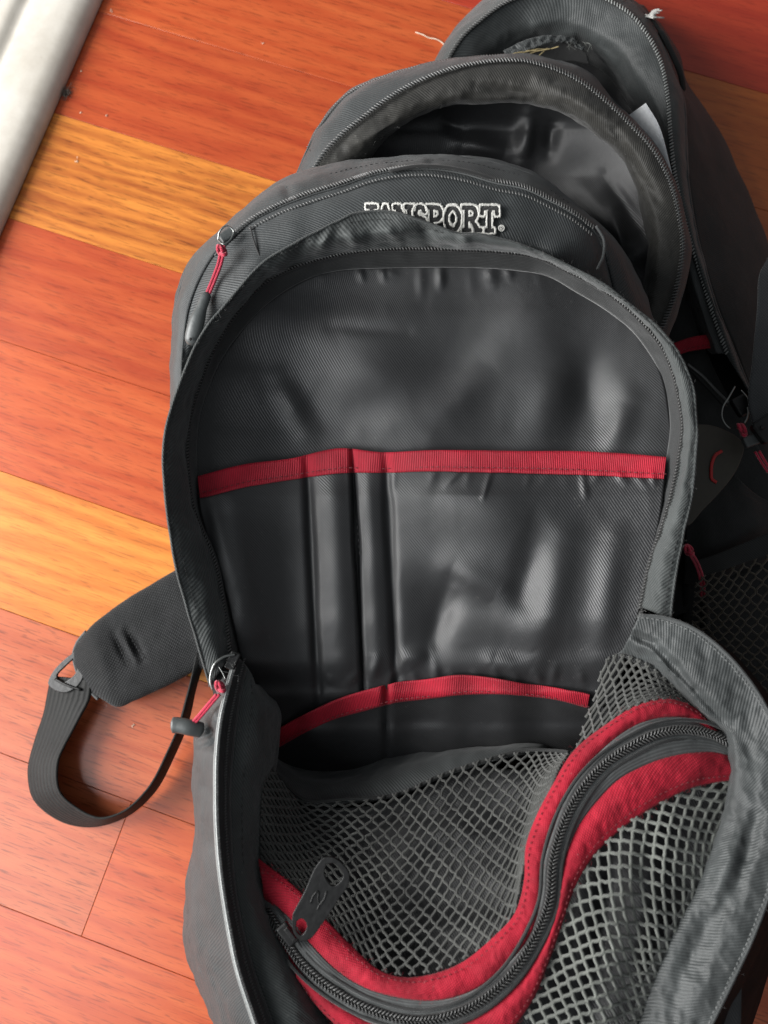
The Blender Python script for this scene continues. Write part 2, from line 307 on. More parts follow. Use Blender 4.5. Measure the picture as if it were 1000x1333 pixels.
for k, segs in rows_.items():
    v1 = PO-k*PW; v0 = v1-PW; u = -1.5 if True else 0
    ends = [.95, .62, .8, 1.1]; 
    for m, e in segs:
        if e == 9:
            e1 = uj+ends[k%4]
            plank(u, min(e1,1.8), v0, v1, m)
            if e1 < 1.8: plank(e1, 1.8, v0, v1, [WR,WO,WS,WD][k%4])
        else: plank(u, e, v0, v1, m); u = e
# baseboard: extruded profile across the ends of the planks
prof = [(0,0),(.0006,.004),(-.003,.012),(-.010,.017),(-.022,.020),(-.036,.021),(-.048,.0205),(-.053,.0195),(-.056,.021),(-.060,.0235),(-.075,.025),(-.10,.026),(-.3,.026),(-.3,0)]
pr = np.array(prof); pr = np.vstack([spl(pr[:12], 40), pr[12:]])
vv = np.linspace(-1.4, 1.5, 30); G = np.array([[fl(ub+a, v, max(z,.0004)) for a, z in pr] for v in vv])
def whitep():
    m, nt, b = mat('white_painted_wood'); L = nt.links.new; tc = nd(nt,'ShaderNodeTexCoord')
    n = nd(nt,'ShaderNodeTexNoise'); n.inputs['Scale'].default_value=14; n.inputs['Detail'].default_value=8; n.inputs['Roughness'].default_value=.7; L(tc.outputs['Object'], n.inputs['Vector'])
    cr = nd(nt,'ShaderNodeValToRGB'); cr.color_ramp.elements[0].position=.3; cr.color_ramp.elements[0].color=(.44,.40,.34,1); cr.color_ramp.elements[1].position=.65; cr.color_ramp.elements[1].color=(.60,.565,.505,1); L(n.outputs['Fac'], cr.inputs[0])
    n5 = nd(nt,'ShaderNodeTexNoise'); n5.inputs['Scale'].default_value=230; n5.inputs['Detail'].default_value=2; L(tc.outputs['Object'], n5.inputs['Vector'])
    r = nd(nt,'ShaderNodeMapRange'); r.inputs[1].default_value=.74; r.inputs[2].default_value=.80; r.inputs[4].default_value=.5; L(n5.outputs['Fac'], r.inputs[0])
    mx = nd(nt,'ShaderNodeMix', data_type='RGBA'); L(r.outputs[0], mx.inputs[0]); L(cr.outputs[0], mx.inputs[6]); mx.inputs[7].default_value=(.25,.2,.15,1); L(mx.outputs[2], b.inputs['Base Color'])
    b.inputs['Roughness'].default_value=.6; b.inputs['Specular IOR Level'].default_value=.3; bp = nd(nt,'ShaderNodeBump'); bp.inputs['Strength'].default_value=.25; bp.inputs['Distance'].default_value=.001; L(n.outputs['Fac'],bp.inputs['Height']); L(bp.outputs[0], b.inputs['Normal']); return m
bb = link('baseboard', G, gridfaces(30, len(pr)), whitep()); bb['label'] = 'white painted moulding running along the floor in the top left corner'; bb['kind'] = 'structure'

# ------------------------------------------------------------------ the backpack
OFF = P(560,650,0).astype(float)
pack = D.objects.new('backpack', None); COL.objects.link(pack); pack.location = OFF
pack['label'] = 'black backpack with red trim lying on the wooden floor, all its pockets unzipped'; pack['category'] = 'backpack'

# back body: the closed underside of the pack that lies on the floor
ol = [(250,560),(262,800),(285,960),(285,1200),(320,1400),(700,1430),(900,1390),(950,1260),(985,1100),(1000,1000),(1000,800),(1000,700),(1010,560),(1008,400),(985,300),(940,200),(885,112),(850,30),(780,-20),(660,-20),(606,40),(575,95),(480,150),(420,210),(310,320),(258,420)]
ol = np.array(ol,float); c = ol.mean(0)
def ring(k, z, n=120):
    q = c+(ol-c)*k; q = np.vstack([q, q[:1]]); s = spl(q, n+1)[:-1]; return P(s[:,0], s[:,1], z)
RG = np.array([ring(.93,.15), ring(.99,1.2), ring(1.0,3), ring(.985,4.5), ring(.94,5.2), ring(.6,5.4), ring(.2,5.4), ring(.001,5.4)])
body = link('back_body', RG, gridfaces(8,120,True), M_DARK, pack)

# ---------- front pocket: raised rim, zip, lining with organiser pockets
LO = [(274,893,20.5),(248,806,22),(230,740,23),(216,650,24),(212,590,24.3),(221,540,24.5),(242,480,24.6),(266,430,24.6),(294,396,24.7),(350,336,24.8),(402,308,24.8),(455,279,24.9),(497,274,24.9),(546,286,24.8),(595,303,24.6),(630,306,24.5),(700,327,24.5),(760,356,24.3),(796,377,24.2),(826,401,24),(856,425,23.9),(880,455,23.8),(898,491,23.6),(904,518,23.5),(907,560,23.4),(905,605,23.3),(900,650,23.2),(892,685,23),(879,752,22.8),(873,806,22.5)]
LZ = [(300,850,20),(294,806,20.3),(281,735,20.6),(250,655,21.4),(244,600,21.8),(246,550,22),(260,500,22.2),(278,455,22.3),(302,415,22.4),(345,368,22.5),(385,347,22.5),(445,331,22.6),(497,325,22.7),(546,324,22.7),(595,325,22.7),(640,327,22.7),(700,335,22.7),(739,353,22.8),(775,371,22.9),(808,394,23),(838,422,23),(862,452,22.9),(877,487,22.7),(884,518,22.6),(889,555,22.5),(884,597,22.4),(874,645,22.2),(864,680,22),(846,735,21.8),(834,790,21.5)]
LJ = [(312,862,18.5),(306,806,18.8),(290,735,19.2),(260,655,20),(257,600,20.4),(259,550,20.7),(272,505,21),(290,466,21.2),(316,430,21.3),(362,386,21.4),(405,362,21.5),(450,352,21.5),(497,350,21.5),(546,349,21.5),(595,349,21.5),(635,350,21.5),(680,354,21.5),(715,361,21.5),(750,381,21.5),(785,402,21.5),(820,429,21.4),(843,458,21.3),(860,489,21.1),(868,520,21),(872,555,20.9),(867,597,20.8),(860,645,20.6),(850,685,20.4),(835,750,20.2),(826,796,20)]
A_ = np.array([LO,LZ,LJ],float); k_ = np.concatenate([[0],np.cumsum(np.sqrt((np.diff(A_[...,:2],axis=1)**2).sum(-1)).mean(0))]); A_ = np.array([spl(c, 150, knots=k_) for c in A_])
jit = np.convolve(rng.standard_normal(156), [.25,.5,.25], 'same')[3:-3]; cen = np.array([560,600]); dr = A_[0,:,:2]-cen; dr /= np.linalg.norm(dr,axis=1,keepdims=True)
am = .45+1.5*np.exp(-((A_[0,:,0]-450)/110)**2)*(A_[0,:,1]<360); A_[0,:,:2] += dr*(jit*am)[:,None]; A_[0,:,2] += jit*.06
LO, LZ, LJ = [[tuple(map(float,p)) for p in c] for c in A_]
LM = [tuple((np.array(a)*.55+np.array(b)*.45)+np.array([0,0,.45])) for a, b in zip(LO, LZ)]
def crown(x,y): return ridge(x,y,(395,312),(380,345),7,-.4)+ridge(x,y,(430,300),(415,328),6,.35)+ridge(x,y,(548,296),(560,318),7,-.35)+ridge(x,y,(600,306),(612,322),6,.25)+ridge(x,y,(345,345),(372,352),6,.3)+ridge(x,y,(410,318),(520,300),10,.5)+ridge(x,y,(560,305),(690,322),7,.35)+ridge(x,y,(450,300),(470,325),7,.3)+ridge(x,y,(500,290),(520,318),6,.25)
rim = cloth('front_pocket_rim', [LO,LM,LZ], M_RIM, pack, 420, 22, dz=crown, wr=((1.1,16,1,0),(.5,7,2,1)))
tape = cloth('zipper_tape', [LZ,LJ], M_TAPE, rim, 320, 8, wr=((.6,9,3,0),))
tube('zipper_track', LZ, 1.7, M_THR, rim, 320, 6, flat=.45)
teeth(LZ, M_TOOTH, rim, 1.9, 2.7, lift=1.3, th=.7)
edge = tube('edge_piping', LO, .75, M_RIM, rim, 300, 7)
stitches([(a[0]*.78+b[0]*.22,a[1]*.78+b[1]*.22,a[2]*.8+b[2]*.2+.28) for a,b in zip(LO,LZ)][8:], M_THR, rim, 2.4, 1.4, .22, .3)
# outside wall of the pocket, dropping from the rim to the back body
w1 = [(x+(c[0]-x)*.0, y+(c[1]-y)*.0, z-.1) for x,y,z in LO]; w2 = [(x+(c[0]-x)*.035, y+(c[1]-y)*.03, 17) for x,y,z in LO]; w3 = [(x+(c[0]-x)*.07, y+(c[1]-y)*.06, 8) for x,y,z in LO]; w4 = [(x+(c[0]-x)*.10, y+(c[1]-y)*.08, 3) for x,y,z in LO]
cloth('front_pocket_wall', [w1,w2,w3,w4], M_SHELL, pack, 160, 30, wr=((1.5,30,9,0),))

xs = [200,262,330,400,460,530,650,760,860,920]
ys = [330,400,480,560,640,720,800,860,900,945,1010,1060]
ZP = ZT(xs, ys, [
 [22,22,21.8,21.6,21.5,21.5,21.5,21.5,22,22],
 [21.8,21.6,21.4,21.1,21.0,21.0,21.0,21.1,21.7,22],
 [21.4,21.1,20.6,20.3,20.4,20.6,20.5,20.4,21.2,21.6],
 [21.0,20.4,19.8,19.3,19.5,20.0,19.9,19.9,20.8,21.2],
 [20.6,19.9,19.4,18.6,18.6,19.0,19.2,19.8,20.6,21],
 [20.0,19.6,19.3,18.0,18.0,18.3,18.7,19.5,20.4,20.8],
 [19.2,19.0,18.8,17.4,17.2,17.4,18.0,19.1,20.2,20.6],
 [18.2,18.0,17.8,16.6,16.4,16.7,17.3,18.4,19.6,20],
 [17.2,17.0,16.2,15.4,15.6,16.1,16.6,17.6,18.8,19.4],
 [15.5,15.3,14.4,13.6,13.6,13.9,14.4,15.4,17,18],
 [12,12,11,10,10,10,10.5,11.5,13,14],
 [8,8,8,8,8,8,8,8,9,10]])
LR = [(345,400,455,510,565,630,690),(368,345,420,500,580,660,735,0),(0,)]
lrows = []
for y, xa, xb in ((343,400,690),(362,368,742),(390,338,790),(430,303,825),(480,276,858),(540,256,872),(600,250,876),(660,256,866),(720,276,850),(790,298,832),(860,312,815),(915,330,800),(960,345,790),(1010,360,780)):
    lrows.append([(xa+(xb-xa)*k/6, y - (18*math.sin(k/6*math.pi) if y < 380 else 0)*.3, 0) for k in range(7)])
def dome(x,y,cx,cy,rx,ry,h,a=0):
    c_,s_ = math.cos(math.radians(a)),math.sin(math.radians(a)); u = ((x-cx)*c_+(y-cy)*s_)/rx; v = (-(x-cx)*s_+(y-cy)*c_)/ry; return h*np.exp(-u*u-v*v)
def lin_d(x,y):
    d = ridge(x,y,(330,470),(400,520),24,-.25)+ridge(x,y,(360,490),(398,560),16,.42)+ridge(x,y,(430,430),(560,400),30,.22)+ridge(x,y,(430,425),(530,432),8,-.14)
    d += ridge(x,y,(560,560),(640,470),26,.32)+ridge(x,y,(690,585),(730,480),26,.28)+ridge(x,y,(790,595),(815,520),20,.42)+ridge(x,y,(740,590),(770,470),18,-.2)+ridge(x,y,(470,560),(600,520),16,.18)
    d += dome(x,y,470,470,60,40,.45,25)-dome(x,y,590,480,60,50,.4,-30)+dome(x,y,700,450,50,80,.35,-15)-dome(x,y,770,520,25,60,.3,-20)
    for cx in range(430,760,29): d += ridge(x,y,(cx+rj[cx]*9,350),(cx+rj[cx]*14,372+rj[cx+3]*16),6+3*rj[cx+5],.09+.09*rj[cx+8])
    return d
rj = {k: random.uniform(-1,1) for k in range(300,1000)}
lin = cloth('front_pocket_lining', lrows, M_LIN, pack, 170, 170, zf=lambda x,y: ZP(x,y), dz=lin_d, wr=((1.3,60,11,0),(.10,14,12,1)))
# first row pocket (red edge at its top)
B1u = [(257,620),(296,609),(353,599),(401,595),(452,587),(457,592),(503,588),(600,586),(664,587),(778,588),(868,595)]
B1l = [(260,648),(296,639),(353,628),(401,622),(452,618),(457,620),(503,615),(600,614),(664,615),(763,618),(865,623)]
B2u = [(353,956),(386,936),(419,920),(458,905),(501,892),(559,884),(613,879),(667,888),(722,895),(768,905)]
B2l = [(360,975),(390,958),(419,942),(458,931),(501,918),(559,910),(613,904),(667,905),(722,911),(765,922)]
def step(t): return 1/(1+np.exp(-np.clip(t,-30,30)))
def pk(x,y):
    s = (y-600)/300.; sl = x-14*s
    d = .55+.5*np.exp(-((sl-432)/22)**2)+.35*np.exp(-((sl-478)/14)**2) - .75*np.exp(-((sl-459)/3.2)**2) - .45*np.exp(-((sl-400)/6)**2) - .4*np.exp(-((sl-503)/6)**2)
    d += ridge(x,y,(300,660),(322,850),20,.4)+ridge(x,y,(275,650),(300,760),10,.2)-ridge(x,y,(370,680),(380,860),26,.2)
    d += ridge(x,y,(590,760),(560,850),16,-.42)+ridge(x,y,(585,740),(650,770),18,.36)+ridge(x,y,(600,752),(575,800),7,.06)+ridge(x,y,(650,770),(700,850),18,.3)+ridge(x,y,(735,700),(700,860),22,.45)+ridge(x,y,(640,860),(690,880),14,.4)+ridge(x,y,(800,700),(780,850),18,.35)-ridge(x,y,(700,690),(670,800),18,.3)
    d += ridge(x,y,(560,640),(700,680),40,.35)+ridge(x,y,(520,860),(560,850),12,.35)
    for cx in range(520,860,24): d += ridge(x,y,(cx+8*rj[cx+7],615),(cx+16*rj[cx],634+16*rj[cx+1]),5+2*rj[cx+4],.10+.10*rj[cx+9])
    for cx in range(430,760,27): d += ridge(x,y,(cx+9*rj[cx+5],890),(cx+8*rj[cx+2],868-10*rj[cx]),6,.2)
    d += dome(x,y,640,680,75,90,.75,-20)-dome(x,y,560,800,30,55,.5,10)+dome(x,y,350,760,40,110,-.35)+dome(x,y,720,800,60,40,.3,-30)
    e = np.clip((y-585)/60,0,1)*np.clip((915-y)/60,0,1)
    return .3+d*(.35+.65*e)
def row_between(y, xa, xb, dy, n=11): return [(xa+(xb-xa)*k/(n-1), y+dy[k], 0) for k in range(n)]
pr1 = [[(x, y+3, 0) for x, y in B1u]]
for y, xa, xb in ((670,262,860),(720,276,850),(780,296,836),(840,310,820),(880,320,806)):
    pr1.append([(xa+(xb-xa)*k, y, 0) for k in (0,.07,.17,.25,.33,.345,.42,.58,.68,.85,1)])
b2 = spl(np.array(B2l+[(800,940)],float), 11); pr1.append([(p[0],p[1]+6,0) for p in b2])
p1 = cloth('organiser_pocket', pr1, M_LIN, pack, 230, 150, zf=lambda x,y: ZP(x,y), dz=pk, wr=((1.0,55,21,0),(.10,14,22,1)))
def band(name, U, Lw, zf, m, parent, n=220, off=.16, stl=None, wr=((.35,12,5,0),)):
    k = 11; u = spl(np.array(U,float), k); l = spl(np.array(Lw,float), k)
    mid = (u+l)/2
    f = lambda x,y: zf(x,y)+off
    o = cloth(name, [[(*p,0) for p in u],[(*p,.0) for p in mid],[(*p,0) for p in l]], m, parent, n, 10, zf=f, dz=None, wr=wr, thick=1.1)
    if stl:
        q = [(a[0]*(1-stl)+b[0]*stl, a[1]*(1-stl)+b[1]*stl, off+.03) for a,b in zip(u,l)]
        stitches(q, M_RTHR, o, 2.0, 1.3, .26, .35, zf=zf)
    return o
def zpk(x,y): return ZP(x,y)+pk(x,y)
band('red_binding', B1u, B1l, zpk, M_RED, p1, 330, .16, .8)
# second row pocket, lower and in shade
def pk2(x,y): return 1.0+.25*np.sin(x/31.)+.15*np.sin(x/13.+1)-.5*np.exp(-((x-503)/5)**2)
pr2 = [[(*p,0) for p in spl(np.array(B2u,float)+[0,2], 9)]]
for y in (950,985,1020): pr2.append([(345+(800-345)*k/8, y+(10*math.cos(k/8*math.pi)), 0) for k in range(9)])
p2 = cloth('organiser_pocket', pr2, M_LIN, pack, 160, 40, zf=lambda x,y: ZP(x,y), dz=pk2, wr=((1.0,20,31,0),))
band('red_binding', B2u, B2l, lambda x,y: ZP(x,y)+pk2(x,y), M_RED, p2, 220, .2, .85)
stitches([(459,604,0),(463,650,0),(468,720,0)], M_THR, p1, 2, 1.5, .2, .2, zf=lambda x,y: zpk(x,y)+.1)

# gusset strip at the hinge of the flap
HU = [(345,975,13.5),(380,1004,13),(410,1010,12.6),(455,1009,12.6),(504,993,12.6),(559,981,12.8),(631,968,13),(685,964,13),(708,965,12.2),(724,972,10.5)]
HL = [(345,1010,16.5),(375,1035,16.3),(404,1046,16),(450,1045,16),(515,1037,16),(570,1014,16),(631,993,16),(690,980,16),(710,981,15),(724,986,12.5)]
HD = [(x,y-26,8) for x,y,z in HU]
cloth('hinge_gusset', [HD,HU,[tuple((np.array(a)+np.array(b))/2+np.array([0,0,.9])) for a,b in zip(HU,HL)],HL], M_LIN2, pack, 140, 40, wr=((1.2,22,41,0),(.5,8,42,0)))

# ---------- front flap folded towards the viewer
PZ = [(308,853,20),(296,896,21),(287,935,21.6),(282,980,22),(281,1033,22.4),(282,1078,22.6),(287,1138,23),(296,1198,23.4),(308,1258,23.8),(332,1333,24.2),(352,1395,24.4)]
PI = [(322,868,19.4),(314,905,20),(309,940,20.4),(304,985,20.8),(301,1035,21.2),(302,1080,21.6),(306,1140,22),(315,1198,22.4),(330,1258,22.8),(356,1333,23.2),(376,1395,23.4)]
PJ = [(332,889,18),(352,926,18.4),(351,950,18.6),(348,985,18.8),(340,1033,19),(337,1090,19.6),(340,1150,20),(352,1195,20.8),(382,1248,21.4),(424,1333,22),(452,1395,22)]
SE = [(300,872,18),(274,922,17),(257,950,16.5),(254,985,16),(252,1033,15.5),(258,1078,15),(248,1138,15),(242,1198,15),(246,1245,15),(279,1333,16),(305,1395,16)]
SM = [(304,862,19.6),(285,909,20.2),(270,942,20.4),(266,982,20.4),(264,1033,20.4),(267,1078,20.6),(264,1138,20.8),(264,1198,21),(273,1250,21.4),(302,1333,22.4),(325,1395,22.4)]
SU = [(330,900,6),(300,960,4),(290,990,3.5),(286,1030,3),(284,1060,3),(286,1090,3),(284,1138,3),(284,1198,3),(300,1258,3),(340,1360,3),(370,1420,3)]
def shd(x,y): return ridge(x,y,(262,1060),(285,1150),9,.35)+ridge(x,y,(300,1290),(262,1180),12,-.3)+ridge(x,y,(256,965),(284,948),5,-.9)+ridge(x,y,(268,930),(290,985),7,-.7)+ridge(x,y,(262,975),(290,962),6,-.8)+ridge(x,y,(262,1010),(282,1040),10,-.5)+ridge(x,y,(276,920),(284,950),7,.4)+ridge(x,y,(252,1150),(300,1240),16,.3)-ridge(x,y,(262,1080),(276,1110),12,.3)
shell = cloth('front_flap', [PZ,SM,SE,SU], M_SHELL, pack, 170, 90, dz=shd, wr=((1.6,26,51,0),(.4,9,50,1)))
fzt = cloth('zipper_tape', [PZ,PI], M_TAPE, shell, 160, 8, wr=((.4,9,52,0),))
tube('zipper_coil', [(x,y,z+.12) for x,y,z in PZ], 1.5, M_PIPE, shell, 300, 8)
teeth([(x+1,y,z+.12) for x,y,z in PZ], M_TOOTHL, shell, 1.5, 2.5, lift=.3, th=1.0)
teeth([(x+5,y,z+.0) for x,y,z in [tuple((np.array(a)*.62+np.array(b)*.38)) for a,b in zip(PZ,PI)]], M_TOOTH, shell, 1.6, 1.3, lift=.5, th=.4)
fin = cloth('flap_inner_rim', [PI,[tuple(np.array(a)*.5+np.array(b)*.5+np.array([0,0,.5])) for a,b in zip(PI,PJ)],PJ,[(x+14,y+2,z-2.5) for x,y,z in PJ]], M_RIM, shell, 160, 40, wr=((1.0,16,53,0),(.4,6,54,1)))
stitches([tuple(np.array(a)*.62+np.array(b)*.38+np.array([0,0,.42])) for a,b in zip(PI,PJ)][:7], M_THR, shell, 2.4, 1.6, .25, .2)

# right side rim of the flap
RE = [(832,801,22.6),(868,805,23),(904,819,23.3),(940,846,23.6),(970,879,23.8),(990,908,24),(1006,940,24.2),(1020,990,24.5),(1024,1060,24.8),(1008,1140,25),(982,1215,25),(952,1280,25),(925,1335,25),(895,1395,25)]
RS = [(820,828,22),(850,841,22.6),(880,866,23),(908,902,23.2),(935,930,23.3),(958,948,23.4),(972,965,23.6),(984,1000,24),(986,1060,24.4),(970,1125,24.6),(943,1195,24.6),(915,1258,24.6),(888,1322,24.6),(860,1385,24.6)]
RI = [(806,852,20.5),(842,862,21.4),(876,890,21.8),(905,920,22),(928,943,22.3),(950,954,23),(953,972,23.2),(954,1015,23.4),(945,1062,23.4),(926,1115,23.4),(900,1172,23.4),(868,1228,23.4),(842,1290,23.4),(815,1370,23.4)]
def rsd(x,y): return ridge(x,y,(822,826),(850,838),5,-.5)+ridge(x,y,(850,838),(905,898),5,-.35)+ridge(x,y,(905,898),(950,945),6,-.3)+ridge(x,y,(850,850),(900,905),8,.25)+ridge(x,y,(930,1180),(880,1290),18,-.4)+ridge(x,y,(960,1100),(925,1180),12,.3)+ridge(x,y,(985,1060),(960,1150),10,-.35)
rr = cloth('flap_rim', [RE,RS,RI,[(x-10,y+4,z-1.8) for x,y,z in RI]], M_LIN2, shell, 240, 60, dz=rsd, wr=((1.3,20,61,0),(.5,7,62,1)))
tube('edge_piping', RE, 1.1, M_GTAPE, rr, 200, 8)
stitches([tuple(np.array(a)*.9+np.array(b)*.1+np.array([0,0,.12])) for a,b in zip(RE,RS)], M_PIPE, rr, 1.6, 1.0, .22, .2)
RO = [(x+14+max(0,(y-1100))*.10,y+8,14) for x,y,z in RE]; RO2 = [(x+10+max(0,(y-1100))*.17,y+14,3) for x,y,z in RE]
cloth('flap_outer_side', [[(x,y,z-.1) for x,y,z in RE],RO,RO2], M_MATTE, shell, 120, 30, wr=((1.5,25,63,0),))

# flap lining behind the nets
ZF = ZT([300,380,460,560,680,760,860,960,1010],[960,1040,1100,1160,1220,1290,1400],[
 [15.5,14.8,14.5,14.5,15,16.5,18,19,19],[16.2,15.4,15.4,15.6,16.8,18.4,19.4,20.4,20.4],[17,16.4,16.4,16.8,18.2,19.8,20.2,21,21],
 [18,17.4,17.4,17.8,19.4,20.4,20.6,21,21],[19,18.6,18.8,19.4,20.6,20.8,20.8,21,21],[20,20,20.4,20.8,21,21,21,21,21],[20.4,20.6,21,21.4,21.4,21.4,21.4,21.4,21.4]])
flr = [[(x, y+(-20 if False else 0), 0) for x in (335,430,520,610,700,790,880,965)] for y in (1042,1090,1150,1210,1280,1340,1400)]
flr[0] = [(335,1010,0),(430,1050,0),(520,1040,0),(610,1000,0),(700,1000,0),(785,950,0),(860,905,0),(950,958,0)]
cloth('flap_lining', flr, M_LIN, shell, 120, 120, zf=lambda x,y: ZF(x,y), dz=lambda x,y: ridge(x,y,(850,1060),(830,1330),28,.7)-ridge(x,y,(800,1100),(770,1330),14,.6)+ridge(x,y,(560,1080),(500,1200),40,.3), wr=((2.5,30,71,0),(.5,9,72,1)))

# S-shaped net pocket zip: paired edges with the same number of points
RUu = [(336,1117,20.2),(386,1156,21),(428,1201,21.8),(455,1228,22.2),(493,1262,22.8),(533,1272,23),(595,1256,23.3),(646,1216,23.3),(671,1187,23.2),(682,1147,23),(684,1104,22.8),(696,1067,22.7),(718,1024,22.7),(747,977,22.6),(790,942,22.8),(829,918,22.9),(868,909,22.8),(904,921,22.5),(934,950,22)]
RUl = [(344,1171,20.5),(374,1192,21.2),(404,1228,22),(440,1264,22.6),(486,1290,23.1),(541,1302,23.4),(600,1296,23.6),(653,1263,23.7),(689,1220,23.6),(703,1176,23.5),(708,1125,23.3),(724,1070,23.2),(747,1020,23.2),(776,984,23.1),(808,956,23.2),(835,941,23.2),(866,934,23),(898,936,22.6),(930,954,22.2)]
ZC  = [(346,1182,20.6),(362,1207,21.2),(392,1252,22),(437,1290,22.7),(494,1318,23.2),(545,1328,23.5),(610,1312,23.8),(660,1274,23.9),(694,1224,23.8),(714,1176,23.7),(720,1118,23.5),(737,1064,23.4),(762,1021,23.4),(790,992,23.3),(820,972,23.3),(850,957,23.3),(884,950,23),(920,954,22.6),(954,970,22.2)]
RDu = [(350,1196,20.7),(368,1226,21.2),(392,1266,22),(428,1300,22.7),(488,1334,23.2),(546,1342,23.5),(617,1327,23.8),(672,1284,23.9),(706,1232,23.8),(725,1176,23.7),(735,1118,23.5),(752,1078,23.4),(780,1040,23.4),(808,1013,23.4),(838,997,23.3),(868,986,23.2),(900,980,23),(928,979,22.6),(956,985,22.3)]
RDl = [(352,1200,20.5),(368,1240,21),(392,1284,21.8),(426,1324,22.5),(480,1366,23),(555,1374,23.4),(640,1362,23.7),(690,1308,23.8),(716,1248,23.7),(735,1194,23.6),(752,1148,23.5),(775,1112,23.4),(806,1082,23.3),(836,1060,23.3),(864,1043,23.2),(890,1030,23.1),(914,1022,22.9),(936,1018,22.6),(957,1016,22.3)]
def mid3(A,B,k=.5,dz=0): return [tuple(np.array(a)*(1-k)+np.array(b)*k+np.array([0,0,dz])) for a,b in zip(A,B)]
netp = cloth('net_pocket', [RUl,mid3(RUl,ZC,.5,.12),ZC,mid3(ZC,RDu,.5,.12),RDu], M_GTAPE, shell, 300, 20, wr=((.3,9,81,0),)); netp.name = 'net_pocket'
band3 = lambda A,B,seed: cloth('red_binding', [A,mid3(A,B,.3,.24),mid3(A,B,.7,.24),B], M_REDF, netp, 320, 16, wr=((.55,9,seed,0),(.3,4,seed+1,1)), thick=1.4)
band3(RUu, RUl, 83); band3(RDu, RDl, 86)
ZCl = [(x,y,z+.12) for x,y,z in ZC]
tube('zipper_track', [(x,y,z-.02) for x,y,z in ZCl], 2.6, M_THR, netp, 240, 8, flat=.45)
teeth(ZCl, M_TOOTH, netp, 2.0, 3.0, rows=2, lift=1.5, th=.8)
for s in (-1,1):
    w = np.array(ZCl); 
    d = np.gradient(w[:,:2],axis=0); d /= np.linalg.norm(d,axis=1,keepdims=True); q = w.copy(); q[:,0] += -d[:,1]*13*s; q[:,1] += d[:,0]*13*s; q[:,2] += .02
    tube('zipper_piping', q, 1.0, M_TAPE, netp, 200, 6, flat=.6)
stitches(mid3(RUu,RUl,.2,.3), M_RTHR, netp, 1.6, 1.6, .25, .1); stitches(mid3(RDu,RDl,.82,.28), M_RTHR, netp, 1.6, 1.6, .25, .1)

# nets: zig-zag yarns that meet their neighbours, laid over a sheet
def net(name, curves, ns, npd, r, m, parent, amp=.45, dz=None, wr=(), seed=0, skew=0.0, swap=False, clip=None):
    q = loftpx(curves, 80, 80)
    if dz is not None: q[...,2] += dz(q[...,0], q[...,1])
    G = P(q[...,0],q[...,1],q[...,2]); N = gnormals(G)
    for (a,s,sd,rd) in wr: G = G+N*(vnoise(G,s/1000,sd)*a/1000)[...,None]
    if swap: G = G.transpose(1,0,2); q = q.transpose(1,0,2)
    def S(u,v):
        u = np.clip(u,0,.99999)*79; v = np.clip(v,0,.99999)*79; i = u.astype(int); j = v.astype(int); a = (u-i)[:,None]; b = (v-j)[:,None]
        return G[j,i]*(1-a)*(1-b)+G[j,i+1]*a*(1-b)+G[j+1,i]*(1-a)*b+G[j+1,i+1]*a*b
    r0 = np.random.default_rng(seed); paths = []
    for i in range(ns+1):
        n = npd*8+1; v = np.linspace(0,1,n); ph = np.arange(n)/8*2*math.pi
        sq = np.tanh(1.15*np.sin(ph))/.818
        u = (i+.5*0)/ns + (1 if i%2 else -1)*amp/ns*sq + .06/ns*r0.standard_normal(n) + skew*(v-.5)
        p = S(u,v); p[:,2] += (np.cos(ph*1)*r*.25/1000)
        ok = (u > -.2/ns) & (u < 1+.2/ns)
        if clip is not None: 
            px = (p-CAMP)@R; X = 500-px[:,0]/px[:,2]*F; Y = 666.5+px[:,1]/px[:,2]*F; ok &= clip(X,Y)
        k = 0
        while k < n:
            if ok[k]:
                e = k
                while e+1 < n and ok[e+1]: e += 1
                if e-k >= 2: paths.append(p[k:e+1])
                k = e+1
            else: k += 1
    v, f, u_ = sweep(paths, r/1000, 6)
    return link(name, v, f, m, parent, uv=u_, kind='stuff')
T1 = [(338,985,18.2),(362,1010,16.8),(395,1040,16.1),(450,1040,16.2),(522,1033,16.2),(570,1011,16.2),(631,990,16.3),(690,976,16.6),(716,977,17.2),(740,979,19)]
B1 = [(338,1120,20),(372,1147,20.6),(412,1185,21.4),(450,1224,22),(500,1266,22.7),(560,1266,23),(625,1234,23.1),(668,1190,23),(684,1120,22.6),(716,1026,22.5)]
C1 = [(338,1050,19.2),(366,1078,18.6),(403,1110,18.6),(450,1130,19.2),(511,1148,19.8),(565,1136,20),(628,1110,20.2),(676,1080,20.4),(696,1045,20.8),(727,1002,21.4)]
def nd1(x,y): return ridge(x,y,(395,1040),(470,1130),16,-.5)+ridge(x,y,(560,1080),(620,1220),26,.35)+ridge(x,y,(450,1070),(560,1050),22,.35)-ridge(x,y,(690,990),(660,1180),10,.3)
net('net', [T1,C1,B1], 58, 12, .82, M_NET, netp, dz=nd1, wr=((2.2,26,91,0),), seed=3)
tube('net_hem', [(x,y,z+.05) for x,y,z in T1], 1.1, M_DARK, netp, 120, 6)
T2 = [(786,862,20.4),(800,853,20.8),(830,858,21.3),(870,885,21.8),(905,918,22),(938,948,22)]
C2 = [(772,910,18.6),(790,895,20),(822,888,21.4),(858,897,22.2),(892,915,22.3),(936,950,22)]
B2 = [(748,980,21),(765,965,22),(800,937,22.7),(840,914,22.9),(880,912,22.7),(934,952,22)]
net('net', [T2,C2,B2], 32, 5, .9, M_NET, netp, wr=((1.5,14,92,0),), seed=5)
T3 = [(955,1008,22.2),(905,1022,22.8),(850,1048,23.2),(795,1086,23.2),(752,1145,23.4),(726,1215,23.6),(705,1275,23.7),(680,1335,23.8),(660,1400,23.8)]
